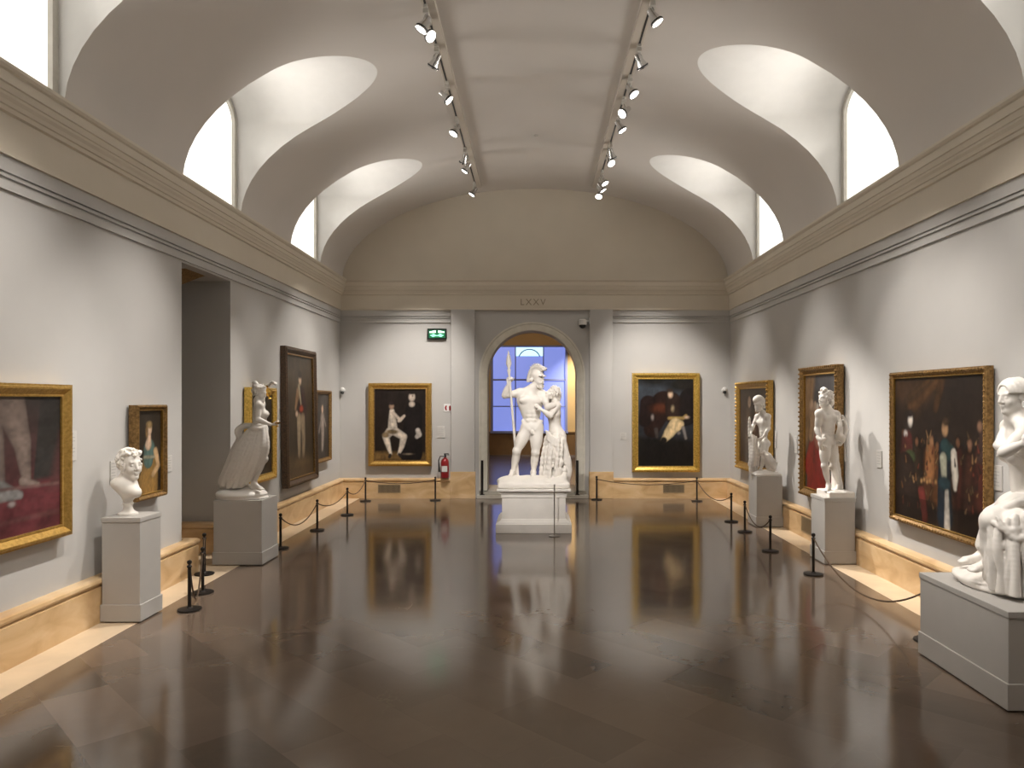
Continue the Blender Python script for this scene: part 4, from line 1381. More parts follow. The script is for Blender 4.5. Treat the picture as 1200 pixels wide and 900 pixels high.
def torso(Fd, J, s, female):
    across = nrm(J['shL'] - J['shR']); up = nrm(J['neck'] - J['chest'])
    fc = nrm(np.cross(across, up)); up = nrm(np.cross(fc, across)); A = (across, fc, up)
    ac2 = nrm(J['hipL'] - J['hipR']); up2 = nrm(J['chest'] - J['pel']); fp = nrm(np.cross(ac2, up2)); up2 = np.cross(fp, ac2); B = (ac2, fp, up2)
    ch, pl = J['chest'], J['pel']
    wst = ch * .45 + pl * .55 + (up + up2) * .012 * s
    wm = nrm(across + ac2); fm = nrm(fc + fp); C = (wm, fm, nrm(np.cross(fm, wm)) * -1)
    if female:
        Fd.ell(ch, V(.135, .095, .165) * s, A, .05); Fd.ell(wst, V(.108, .083, .13) * s, C, .06); Fd.ell(pl + up2 * .0, V(.155, .112, .125) * s, B, .06)
        Fd.ell(wst + fm * .03 * s - up2 * .05 * s, V(.09, .06, .09) * s, C, .04)
        for e in (-1, 1):
            Fd.ell(ch + (across * e * .068 + fc * .078 - up * .015) * s, V(.052, .050, .054) * s, A, .03)
            Fd.ball(ch + (across * e * .072 + fc * .128 - up * .02) * s, .007 * s, .012)
    else:
        Fd.ell(ch, V(.150, .105, .175) * s, A, .05); Fd.ell(wst, V(.122, .088, .14) * s, C, .06); Fd.ell(pl, V(.148, .108, .115) * s, B, .06)
        for e in (-1, 1):
            Fd.ell(ch + (across * e * .072 + fc * .070 + up * .045) * s, V(.078, .040, .058) * s, A, .022)
            Fd.cone(J['chest'] + (across * e * .135 + up * .02 - fc * .02) * s, wst + wm * e * .085 * s, .042 * s, .03 * s, .04)
            for i in range(3):
                Fd.ell(wst + (wm * e * .032 + fm * .078 + C[2] * (.075 - i * .055)) * s, V(.030, .017, .026) * s, C, .022)
            Fd.cone(pl + (ac2 * e * .125 + up2 * .075 + fp * .03) * s, pl + (ac2 * e * .04 - up2 * .035 + fp * .085) * s, .022 * s, .02 * s, .03)
        Fd.ell(pl + (fp * .105 - up2 * .075) * s, V(.024, .026, .035) * s, B, .02)
    for e, k in ((-1, 'R'), (1, 'L')):
        Fd.ell(pl + (ac2 * e * .072 - fp * .06 - up2 * .045) * s, V(.078, .075, .085) * s, B, .04)
        Fd.cone(J['neck'] + up * .02 * s, J['sh' + k], .05 * s, .042 * s, .05)
        Fd.cone(J['sh' + k], ch + (across * e * .10 + up * .02) * s, (.055 if not female else .045) * s, .06 * s, .045)
    Fd.cone(ch + up * .12 * s, J['neck'], .06 * s, .052 * s * (.9 if female else 1), .05)
    Fd.cone(J['neck'], J['head'] - up * .03 * s, .050 * s * (.88 if female else 1), .046 * s * (.9 if female else 1), .03)
    return fc, fp


def arm(Fd, a, b, c, s, female):
    g = .86 if female else 1.
    a, b, c = map(lambda q: np.array(q, float), (a, b, c))
    Fd.ball(a, .056 * s * g, .04)
    Fd.cone(a, b, .049 * s * g, .037 * s * g, .03)
    m = a * .5 + b * .5; Fd.ell(m, V(.09, .046 * g, .046 * g) * s, _ax(b - a), .03)
    Fd.ball(b, .036 * s * g, .02)
    Fd.cone(b, c, .037 * s * g, .025 * s * g, .02)
    Fd.ell(b * .7 + c * .3, V(.085, .042 * g, .042 * g) * s, _ax(c - b), .03)


def _ax(d):
    d = nrm(d); x = np.cross(d, V(0, 0, 1) if abs(d[2]) < .9 else V(1, 0, 0)); x = nrm(x)
    return (d, x, np.cross(d, x))


def leg(Fd, h, k, a, t, s, female, fwd):
    g = 1.0
    h, k, a = map(lambda q: np.array(q, float), (h, k, a))
    fwd = np.array(fwd, float)
    Fd.cone(h, k, .083 * s * g, .052 * s * g, .05)
    Fd.ell(h * .6 + k * .4 + fwd * .015 * s, V(.17, .078, .082) * s * (1.04 if female else 1), _ax(k - h), .04)
    Fd.ell(k + fwd * .012 * s, V(.05, .047, .05) * s, None, .03)
    Fd.cone(k, a, .046 * s, .031 * s, .03)
    Fd.ell(k * .68 + a * .32 - fwd * .022 * s, V(.13, .05, .052) * s, _ax(a - k), .035)
    if t is not None: foot(Fd, a, t, s)


def Jset(org, Y0, **kw):
    o = np.array(org, float)
    return {k: np.array(at(v[0], v[1], Y0 + v[2])) - o for k, v in kw.items()}
# ================================================================== PEDESTALS AND STATUES
def pedestal(x0, x1, y0, y1, h, lab, plinth=.17, cap=True, m='pedestal', pl_out=.012):
    t = empty('pedestal', ((x0 + x1) / 2, (y0 + y1) / 2, 0.0015)); tag(t, lab, 'pedestal')
    a, c = (x1 - x0) / 2, (y1 - y0) / 2
    b = MB(); b.box(-a, a, -c, c, .02, h - (.045 if cap else 0)); b.build('body', M[m], t, bevel=.004)
    b = MB(); b.box(-a - pl_out, a + pl_out, -c - pl_out, c + pl_out, .012, plinth); b.box(-a + .015, a - .015, -c + .015, c - .015, 0, .012); b.build('plinth', M[m], t, bevel=.004)
    if cap:
        b = MB(); b.box(-a - .006, a + .006, -c - .006, c + .006, h - .045, h); b.build('top_slab', M[m], t, bevel=.004)
    return t


pedestal(-4.085, -3.725, 6.84, 7.22, .99, 'tall slender grey pedestal carrying the white bust on the left')
pedestal(-4.08, -3.467, 9.2, 9.76, .826, 'wide grey pedestal carrying the windblown female statue', cap=False)
pedestal(3.66, 4.085, 11.98, 12.42, .84, 'grey pedestal carrying the capped youth statue, farthest on the right', cap=False)
pedestal(3.70, 4.085, 9.26, 9.72, .85, 'grey pedestal carrying the lyre player statue, second on the right')
pedestal(3.185, 4.07, 4.88, 6.0, .675, 'large low grey pedestal at the right edge carrying the seated statue', plinth=.19)

# central white pedestal with moulded base and cap
t = empty('pedestal', (-.02, 11.95, .0015)); tag(t, 'white moulded marble pedestal in the middle of the floor under the embracing couple', 'pedestal')
def sq_lathe(prof):
    b = MB(); vs = []; fs = []
    for a, z in prof:
        for sx, sy in ((-1, -1), (1, -1), (1, 1), (-1, 1)): vs.append((sx * a, sy * a * .86, z))
    for i in range(len(prof) - 1):
        for k in range(4):
            k2 = (k + 1) % 4; fs.append((i * 4 + k, i * 4 + k2, i * 4 + 4 + k2, i * 4 + 4 + k))
    fs.append((3, 2, 1, 0)); n = len(prof) * 4; fs.append((n - 4, n - 3, n - 2, n - 1))
    b.add(vs, fs); return b
sq_lathe([(.60, 0), (.60, .135), (.585, .145), (.575, .165), (.55, .18), (.525, .205), (.515, .215)]).build('base_moulding', M['pedwhite'], t, bevel=.003)
sq_lathe([(.505, .20), (.505, .555)]).build('body', M['pedwhite'], t, bevel=.003)
sq_lathe([(.505, .545), (.518, .552), (.518, .60), (.53, .615), (.535, .64), (.582, .655), (.585, .66), (.585, .69), (.0, .692)]).build('cap_moulding', M['pedwhite'], t, bevel=.003)

MS = M['marble']


def noise3(X, Y, Z, f, seed=0.):
    return np.sin(X * f + seed + 1.7 * np.sin(Y * f * .7 + seed)) * np.sin(Y * f * .9 + 2 * seed + 1.3 * np.sin(Z * f * .8)) + .5 * np.sin(Z * f * 1.3 + seed * 3 + np.sin(X * f * 1.1))


# ------------------------------------------------------------------ bust
def bust():
    Y0 = 7.03; z0 = .99
    org = V(-3.905, Y0, z0 + .0015)
    t = empty('bust', org); tag(t, 'white marble bust of a curly haired man on the slender pedestal', 'bust')
    f = nrm(V(.86, -.50, .0)); u = V(0, 0, 1)
    P3 = lambda px, py, dy=0: np.array(at(px, py, Y0 + dy)) - org
    Fd = Field((-.28, -.26, .0), (.26, .26, .66), .005)
    hc = P3(152.5, 544); r = np.cross(f, u)
    P, ax = head(Fd, hc, f, nrm(V(-.06, .0, 1)), 1.18)
    nk = hc + V(-.05, .02, -.20)
    Fd.cone(hc - f * .015 + V(0, 0, -.06), nk, .070, .080, .03)
    Fd.cone(nk + V(0, 0, .01), P3(134.5, 566, -.07), .06, .035, .05); Fd.cone(nk + V(0, 0, .01), P3(140, 566, .10), .06, .04, .05)
    Fd.cone(nk, P3(158, 577, -.06), .07, .06, .05); Fd.cone(nk, P3(156, 576, .04), .07, .06, .05); Fd.cone(P3(140, 568, -.07), P3(152, 580, -.03), .06, .06, .05)
    Fd.cut_below(P3(143, 584), nrm(V(.86, 0, .5)))
    cpt = P3(150, 584)
    Fd.cut_below(cpt, nrm(V(-.12, 0, 1)))
    Fd.cone(cpt + V(0, 0, .06), cpt + V(0, 0, -.03), .05, .040, .05)
    o = Fd.build('head_and_chest', M['plaster'], t)
    Fd = Field((-.2, -.2, .3), (.2, .2, .66), .005)
    Fd.ell(P(0, -.022, .040), V(.076, .094, .088) * 1.16, ax, .01); curls(Fd, P, ax, 1.18, 3, 120, .012, push=1.02)
    for e in (-1, 1):
        for i in range(4): Fd.ball(P(e * .074, .03 - i * .005, -.005 - i * .018), .014, .008)
    for i in range(8):
        a = -1.4 + i * .4
        Fd.ball(P(math.sin(a) * .066, .035 + .025 * math.cos(a), .098 - .012 * (i % 2)), .016, .012)
    Fd.build('hair', M['plaster'], t)
    b = MB(); b.lathe([(.088, 0), (.09, .008), (.088, .02), (.07, .028), (.05, .045), (.04, .075), (.045, .10), (.052, .112), (.04, .125), (.0, .125)], 28, Matrix.Translation((cpt[0], cpt[1], 0)))
    b.build('socle', M['plaster'], t, smooth=40)


# ------------------------------------------------------------------ Mars and Venus
def couple():
    Y0 = 11.93; zt = .692
    org = V(-.02, Y0, zt + .0015)
    t = empty('statue', org); tag(t, 'white marble couple, helmeted warrior with a spear embracing a draped woman', 'statue')
    pt = lambda px, py, dy=0: np.array(at(px, py, Y0 + dy)) - org
    J = Jset(org, Y0, pel=(623.5, 500, 0), chest=(621, 473, 0), neck=(625, 455.5, 0), head=(630.5, 444.5, -.03),
             shR=(608.5, 460.5, .0), elR=(591.5, 463.5, -.03), wrR=(596, 450, -.11), shL=(635, 462, .02), elL=(642, 477, -.13), wrL=(652.5, 473.5, -.19),
             hipR=(617.5, 503, 0), knR=(605.5, 528.5, -.07), anR=(601, 553, .03), toR=(596.5, 561, -.16),
             hipL=(629.5, 503, 0), knL=(627.5, 530, -.05), anL=(625, 554, .02), toL=(624, 561, -.18))
    s = 1.04
    Fd = Field((-.64, -.42, .07), (.36, .38, 2.2), .0075)
    fc, fp = torso(Fd, J, s * 1.17, False)
    f = nrm(V(.72, -.68, -.12))
    P, ax = head(Fd, J['head'], f, V(-.05, 0, 1), 1.12 * s, ears=False); b_ = s; s = s * 1.17
    Fd.cone(P(0, .05, -.10), P(0, .06, -.13), .03, .02, .02); curls(Fd, lambda a, b, c: P(a * .75, .055 + b * .35, -.105 + c * .3), ax, .8, 2, 16, .014)
    arm(Fd, J['shR'], J['elR'], J['wrR'], s, False); arm(Fd, J['shL'], J['elL'], J['wrL'], s, False)
    leg(Fd, J['hipR'], J['knR'], J['anR'], J['toR'], s, False, nrm(V(-.3, -1, 0))); leg(Fd, J['hipL'], J['knL'], J['anL'], J['toL'], s, False, V(0, -1, 0))
    hand(Fd, J['wrR'], V(.05, -.0, 1), V(.5, -.85, 0), s * .95, 1.15, 1)
    hand(Fd, J['wrL'], V(.9, .15, .25), V(-.1, 1, -.1), s, .5, -1)
    s = b_
    Fd.build('warrior_body', MS, t)
    # crested helmet
    Fd = Field((-.24, -.34, 1.70), (.36, .34, 2.30), .0065)
    for q in ((0, -.02, .048),): Fd.ell(P(*q), V(.096, .118, .105), ax, .01)
    Fd.cone(P(-.08, -.05, -.01), P(-.055, -.085, -.11), .03, .03, .03); Fd.cone(P(.08, -.05, -.01), P(.055, -.085, -.11), .03, .03, .03); Fd.cone(P(0, -.10, 0), P(0, -.12, -.12), .05, .045, .04)
    Fd.ell(P(0, .085, .055), V(.075, .045, .016), ax, .012)
    Fd.curve([P(0, -.15, .03), P(0, -.13, .13), P(0, -.03, .175), P(0, .07, .165), P(0, .125, .155)], [.026, .03, .032, .028, .02], .02)
    Fd.curve([P(0, -.12, .06), P(0, -.08, .12), P(0, .0, .15), P(0, .07, .13)], [.022] * 4, .02)
    for i in range(9):
        a = i / 8; q = V(0, -.14 + .26 * a, .14 + .075 * math.sin(PI * min(1, a + .1)))
        for e in (-1, 1): Fd.ball(P(e * .02, q[1], q[2]), .014, .006)
    Fd.ball(P(0, .135, .165), .02, .01); Fd.curve([P(0, -.15, .1), P(0, -.18, 0), P(0, -.175, -.12), P(0, -.15, -.2)], [.03, .03, .026, .015], .02)
    Fd.build('helmet', MS, t)
    # spear
    b = MB(); top = pt(596.5, 436, -.16); bot = pt(607, 560, .08); b.tube([bot, top], [.023, .019], 10)
    d = nrm(top - bot); b.build('spear_shaft', MS, t, smooth=60)
    b = MB(); tip = pt(595.8, 410.5, -.165); q = tip - top
    b.tube([top - q * .15, top, top + q * .10, top + q * .16, top + q * .38, top + q * .62, tip], [.019, .026, .032, .020, .046, .036, .003], 10); b.build('spear_head', MS, t, smooth=40)
    # Venus
    K = Jset(org, Y0, pel=(651.5, 507, .05), chest=(649.5, 485, .04), neck=(650.5, 470, .05), head=(647.5, 461, .0),
             shL=(653, 475, -.10), elL=(645, 487, -.17), wrL=(634.5, 480, -.17), shR=(646.5, 473, .17), elR=(638, 466, .16), wrR=(630, 461, .14),
             hipL=(653, 510, -.05), knL=(648, 535, -.12), anL=(647, 556, -.02), hipR=(651, 510, .12), knR=(645, 535, .06), anR=(650, 557, .14))
    Fd = Field((-.0, -.36, .07), (.66, .36, 2.0), .0075)
    torso(Fd, K, 1.10, True)
    hf = nrm(V(-.80, -.38, .45))
    Q, qx = head(Fd, K['head'], hf, V(.45, 0, .9), 1.02, female=True)
    arm(Fd, K['shL'], K['elL'], K['wrL'], 1.12, True); arm(Fd, K['shR'], K['elR'], K['wrR'], 1.12, True)
    hand(Fd, K['wrL'], V(-.75, .1, .6), V(.1, 1, -.1), .9, .35, 1); hand(Fd, K['wrR'], V(-.8, -.5, .2), V(.3, -.8, -.2), .9, .6, 1)
    Fd.build('woman_body', MS, t)
    Fd = Field((.1, -.25, 1.35), (.62, .3, 1.85), .0065)
    Fd.ell(Q(0, -.02, .045), V(.083, .102, .092), qx, .02)
    curls(Fd, Q, qx, .95, 8, 46, .015, push=1.08)
    Fd.ell(Q(0, -.115, .02), V(.045, .05, .045), qx, .02); Fd.curve([Q(0, -.14, .0), Q(.0, -.16, -.07), Q(.0, -.12, -.11)], [.025, .02, .012], .02); Fd.curve([Q(-.07, .03, .07), Q(0, .05, .11), Q(.07, .03, .07)], .014, .01)
    Fd.build('woman_hair', MS, t)
    # drapery of the woman, with the hanging end behind the warrior's leg
    Fd = Field((.05, -.38, .05), (.66, .40, 1.12), .0075)
    leg(Fd, K['hipL'], K['knL'], K['anL'], None, 1.02, True, V(-.6, -.8, 0)); leg(Fd, K['hipR'], K['knR'], K['anR'], None, 1.02, True, V(-.8, -.5, 0))
    Fd.skirt(pt(651, 513, .04), pt(651, 563, .04), (.15, .15), (.175, .19), 11, .004, .020, twist=1.2, k=.05, seed=1)
    for i, (xa, ya, xb, yb, dy) in enumerate(((642, 510, 637, 563, -.06), (644, 507, 640, 563, -.14), (648, 512, 644, 563, -.17), (659, 516, 655, 563, -.14), (662, 524, 660, 563, -.06), (640, 512, 634, 562, .0), (655, 514, 651, 563, -.18))):
        m_ = ((xa + xb) / 2 + 1.5 * math.sin(i * 2.1), (ya + yb) / 2)
        Fd.curve([pt(xa, ya, dy), pt(m_[0], m_[1], dy - .03), pt(xb, yb, dy - .02)], [.022, .028, .034], .025)
    for k in range(4):
        Fd.curve([pt(640 + k * .6, 505 + k * 2.6, -.12), pt(643, 508 + k * 2.6, -.17), pt(652, 516 + k * 2.2, -.17), pt(660, 515 + k * 1.8, -.06), pt(663, 510 + k * 2, .08)], [.014, .02, .022, .02, .015], .012)
    Fd.curve([pt(660, 514, -.08), pt(663.5, 530, -.07), pt(666, 545, -.05), pt(664, 561, -.05)], [.03, .035, .05, .055], .04)
    for (px, py, dy, r) in ((652, 531, -.17, .035), (656, 533, -.17, .03), (658, 542, -.17, .035), (655, 552, -.18, .04), (661, 551, -.14, .045), (648, 546, -.17, .03)): Fd.ball(pt(px, py, dy), r, .03)
    Fd.ripple((.05, -.38, .05), (.66, .4, 1.12), lambda X, Y, Z: .0035 * noise3(X, Y, Z * .6, 42., 1.2))
    Fd.build('woman_drapery', MS, t)
    # rock base
    Fd = Field((-.64, -.48, -.02), (.66, .48, .30), .011)
    Fd.box(V(-.0, 0, .045), V(.575, .42, .045), rnd=.03, k=.01)
    Fd.ell(V(-.34, -.05, .085), V(.26, .34, .085), None, .05); Fd.ell(V(.02, -.05, .085), V(.32, .34, .09), None, .05); Fd.ell(V(.38, 0, .09), V(.20, .33, .12), None, .05); Fd.ell(V(.50, -.1, .16), V(.07, .16, .10), None, .04)
    Fd.ripple((-.64, -.48, .07), (.66, .48, .3), lambda X, Y, Z: .007 * noise3(X, Y, Z, 22., .4))
    Fd.cut_below(V(0, 0, .0), V(0, 0, 1))
    Fd.build('rock_base', MS, t)


# ------------------------------------------------------------------ windblown cup bearer
def cupbearer():
    Y0 = 9.46; zt = .826
    org = V(-3.70, Y0, zt + .0015)
    t = empty('statue', org); tag(t, 'white statue of a windblown woman with gilded jug and cup, left side', 'statue')
    pt = lambda px, py, dy=0: np.array(at(px, py, Y0 + dy)) - org
    J = Jset(org, Y0, pel=(304, 505, 0), chest=(304.5, 485, 0), neck=(303, 470.5, 0), head=(304.5, 460.5, -.01),
             shR=(303.5, 475.5, -.14), elR=(302, 492, -.20), wrR=(317.5, 497.5, -.20), shL=(306, 474, .14), elL=(308, 457, .20), wrL=(315.5, 451, .17),
             hipR=(304, 508, -.08), knR=(309, 538, -.10), anR=(297.5, 566, -.07), toR=(303, 574, -.10), hipL=(304, 508, .08), knL=(304, 538, .09), anL=(287, 566, .06), toL=(294, 574, .05))
    s = .86
    Fd = Field((-.35, -.36, .07), (.42, .36, 1.62), .0065)
    torso(Fd, J, s, True)
    P, ax = head(Fd, J['head'], nrm(V(.92, -.22, -.18)), V(.1, 0, 1), .86, female=True)
    arm(Fd, J['shR'], J['elR'], J['wrR'], s, True); arm(Fd, J['shL'], J['elL'], J['wrL'], s, True)
    hand(Fd, J['wrR'], V(1, .1, 0), V(0, .15, .9), s, .8, 1); hand(Fd, J['wrL'], V(.8, -.2, .55), V(.4, -.2, -.8), s, .8, 1)
    leg(Fd, J['hipR'], J['knR'], J['anR'], J['toR'], s, True, V(1, 0, 0)); leg(Fd, J['hipL'], J['knL'], J['anL'], J['toL'], s, True, V(1, 0, 0))
    Fd.build('body', MS, t)
    Fd = Field((-.2, -.25, 1.25), (.3, .25, 1.64), .006)
    Fd.ell(P(0, -.02, .05), V(.078, .098, .082) * .9, ax, .02); curls(Fd, P, ax, .88, 5, 44, .015, push=1.06)
    Fd.ell(P(0, -.095, .085), V(.036, .042, .036), ax, .02); Fd.curve([P(0, -.08, .115), P(0, -.11, .14), P(0, -.15, .13)], [.02, .018, .01], .015); Fd.curve([P(-.06, .045, .085), P(0, .06, .105), P(.06, .045, .085)], .011, .008)
    Fd.build('hair', MS, t)
    # flying skirt
    Fd = Field((-.62, -.36, .06), (.36, .36, .98), .0065)
    rid = [((311, 502, -.10), (313, 522, -.15), (306, 544, -.13), (295, 559, -.06)),
           ((308, 502, -.14), (307, 524, -.20), (298, 548, -.17), (289, 566, -.09)),
           ((304, 503, -.16), (299, 527, -.21), (290, 550, -.19), (282, 570, -.13)),
           ((300, 503, -.15), (291, 528, -.20), (281, 552, -.18), (274, 571, -.15)),
           ((296, 503, -.12), (284, 527, -.16), (273, 552, -.15), (267, 571, -.13)),
           ((293, 504, -.06), (279, 526, -.09), (268, 551, -.09), (260, 570, -.07)),
           ((293, 505, .03), (278, 527, .02), (267, 552, .02), (259, 570, .03)),
           ((298, 503, .11), (287, 528, .14), (276, 552, .15), (268, 570, .14)),
           ((305, 502, .13), (300, 527, .18), (289, 552, .18), (281, 569, .14)),
           ((311, 502, .06), (313, 525, .12), (303, 548, .14), (293, 561, .08))]
    n_ = len(rid)
    Fd.chain([pt(304, 503, 0), pt(300, 528, 0), pt(288, 552, 0), pt(279, 564, 0)], [.11, .15, .14, .11], .03)
    for i in range(n_):
        A_, B_ = rid[i], rid[(i + 1) % n_]
        Fd.curve([pt(*[(x + y) / 2 for x, y in zip(p_, q_)]) * .92 + pt(300, 530, 0) * .08 for p_, q_ in zip(A_, B_)], [.026, .038, .034, .022], .03, 4)
    for i in range(n_):
        Fd.curve([pt(*q_) for q_ in rid[i]], [.016, .024, .026, .024], .012, 6)
    for i in range(5):
        A_, B_ = rid[i], rid[i + 1]
        Fd.curve([pt(*[x * .45 + y * .55 for x, y in zip(p_, q_)]) + V(0, -.012, 0) for p_, q_ in list(zip(A_, B_))[(i % 2):]], [.010, .016, .018, .014][(i % 2):], .008, 6)
    # loose cloth streaming behind
    Fd.curve([pt(298, 500, .02), pt(287, 499, .0), pt(279, 505, -.02), pt(281, 514, -.02), pt(275, 526, 0), pt(268, 545, 0), pt(260, 566, 0)], [.03, .028, .034, .03, .035, .045, .05], .03)
    Fd.curve([pt(299, 503, -.08), pt(290, 508, -.08), pt(280, 524, -.06), pt(270, 550, -.06), pt(263, 568, -.06)], [.03, .03, .04, .045, .04], .03)
    Fd.curve([pt(304, 491, -.12), pt(296, 491, -.10), pt(290, 489.5, -.06), pt(284, 488.5, -.04)], [.018, .016, .014, .005], .01)
    Fd.curve([pt(310, 500, -.10), pt(304, 503, -.16), pt(298, 502, -.15), pt(293, 503, -.08)], [.022, .026, .028, .02], .015); Fd.curve([pt(309, 497, -.10), pt(303, 499, -.15), pt(296, 500, -.12)], [.016, .02, .018], .012)
    Fd.build('skirt', MS, t)
    # cloud-like base
    Fd = Field((-.50, -.36, -.02), (.36, .36, .20), .009)
    c0 = pt(284, 585); Fd.ell(V(c0[0], 0, .05), V(.315, .27, .075), None, .02); Fd.ell(V(c0[0], 0, .0), V(.335, .26, .06), None, .02)
    Fd.ell(pt(266, 578, -.05), V(.12, .17, .05), None, .05); Fd.ell(pt(292, 578, 0), V(.16, .18, .05), None, .05)
    Fd.cut_below(V(0, 0, 0), V(0, 0, 1)); Fd.build('cloud_base', MS, t)
    # gilded jug and cup
    c = pt(314, 459.5, .10); b = MB()
    R = Matrix.Translation(c) @ Matrix.Rotation(math.radians(165), 4, 'Y') @ Matrix.Scale(1.0, 4)
    b.lathe([(.0, -.085), (.026, -.083), (.02, -.07), (.014, -.06), (.03, -.04), (.043, -.01), (.042, .02), (.026, .045), (.013, .06), (.014, .08), (.024, .095), (.0, .095)], 20, R); b.build('jug', M['gilt'], t, smooth=50)['label'] = 'gilded jug in the raised hand'
    c = pt(325, 497.5, -.19); b = MB(); b.lathe([(.0, -.03), (.022, -.03), (.02, -.024), (.006, -.018), (.006, 0), (.02, .008), (.04, .022), (.043, .03), (.036, .03), (.0, .012)], 20, Matrix.Translation(c)); b.build('cup', M['gilt'], t, smooth=50)['label'] = 'gilded cup in the outstretched hand'


# ------------------------------------------------------------------ lyre player
def lyrist():
    Y0 = 9.48; zt = .85
    org = V(3.885, Y0, zt + .0015)
    t = empty('statue', org); tag(t, 'white nude statue of a lyre player looking left, second on the right', 'statue')
    pt = lambda px, py, dy=0: np.array(at(px, py, Y0 + dy)) - org
    J = Jset(org, Y0, pel=(971, 516, 0), chest=(969.5, 493, .0), neck=(968.5, 478.5, 0), head=(967, 467, -.02),
             shR=(960, 484.5, -.06), elR=(957.5, 503, -.04), wrR=(962, 517, -.12), shL=(980, 486, .06), elL=(986, 503, .08), wrL=(982, 516, -.03),
             hipR=(966.8, 520, -.04), knR=(966.5, 546, -.07), anR=(971, 569, .0), toR=(966, 576.5, -.14), hipL=(976, 520, .03), knL=(976.5, 547, -.04), anL=(983, 568, .10), toL=(978, 576.5, .0))
    s = .75
    Fd = Field((-.36, -.30, .05), (.42, .36, 1.45), .0065)
    torso(Fd, J, s, False)
    P, ax = head(Fd, J['head'], nrm(V(-.94, -.30, .05)), V(0, 0, 1), .86)
    arm(Fd, J['shR'], J['elR'], J['wrR'], s, False); arm(Fd, J['shL'], J['elL'], J['wrL'], s, False)
    hand(Fd, J['wrR'], V(.1, -.3, -.9), V(.9, .1, 0), s, .7, -1); hand(Fd, J['wrL'], V(-.2, -.5, -.6), V(.8, -.2, .2), s, .9, 1)
    fw = nrm(V(-.5, -.86, 0))
    leg(Fd, J['hipR'], J['knR'], J['anR'], J['toR'], s, False, fw); leg(Fd, J['hipL'], J['knL'], J['anL'], J['toL'], s, False, fw)
    Fd.build('body', MS, t)
    Fd = Field((-.3, -.25, 1.05), (.2, .25, 1.52), .006)
    Fd.ell(P(0, -.02, .05), V(.076, .094, .08) * .9, ax, .02); curls(Fd, P, ax, .9, 11, 60, .017, push=1.08)
    for i in range(7): Fd.ball(P((i - 3) * .016, .03 + .01 * (i % 2), .135 + .018 * (1 - abs(i - 3) / 3)), .019, .01)
    Fd.curve([P(.0, -.1, .0), P(0, -.12, -.06), P(0, -.09, -.12)], [.03, .026, .014], .02)
    Fd.build('hair', MS, t)
    # lyre
    Fd = Field((-.05, -.22, .50), (.42, .28, 1.18), .006)
    a = .02
    Fd.curve([pt(983, 519, a), pt(988, 514, a), pt(991, 503, a + .02), pt(989.5, 493, a + .02), pt(987, 487, a + .02)], [.022, .028, .028, .022, .012], .012)
    Fd.curve([pt(983, 519, a), pt(981.5, 512, a - .10), pt(984, 501, a - .14), pt(984, 494, a - .12), pt(982.5, 488, a - .10)], [.022, .026, .024, .018, .012], .012)
    Fd.ell(pt(984.5, 514, a - .05), V(.06, .085, .075), None, .02); Fd.cone(pt(989, 492, a + .02), pt(983, 493, a - .13), .011, None, .006)
    for k in range(5):
        q = k / 4; Fd.cone(pt(988 - 5 * q, 493, a - .10 * q), pt(985, 512, a - .05), .005, None, .004)
    Fd.build('lyre', MS, t)
    # tree trunk support with cloth, and square plinth
    Fd = Field((-.36, -.30, -.02), (.40, .36, .72), .008)
    Fd.curve([pt(981, 577, .14), pt(980, 555, .15), pt(978, 530, .14)], [.075, .055, .045], .02); Fd.ripple((-.3, -.3, .08), (.4, .36, .7), lambda X, Y, Z: .004 * noise3(X, Y, Z * .4, 60., .3))
    Fd.cut_below(V(0, 0, .03), V(0, 0, 1))
    Fd.build('tree_stump', MS, t)
    b = MB(); x0, x1 = pt(957.5, 580, .2)[0], pt(1000, 580, -.16)[0]
    b.box(x0, x1, -.21, .22, 0, .06); b.taper(x0, x1, -.21, .22, .06, .072, -.008); b.build('square_plinth', MS, t, bevel=.004)
    Fd = Field((-.36, -.32, .45), (.1, .2, .85), .0065)
    Fd.curve([pt(957.5, 512, -.10), pt(962, 516, -.14), pt(967, 514, -.12)], [.018, .026, .014], .012); Fd.curve([pt(962, 516, -.14), pt(961.5, 522, -.14), pt(963, 527, -.13)], [.02, .018, .01], .012)
    Fd.build('cloth', MS, t)


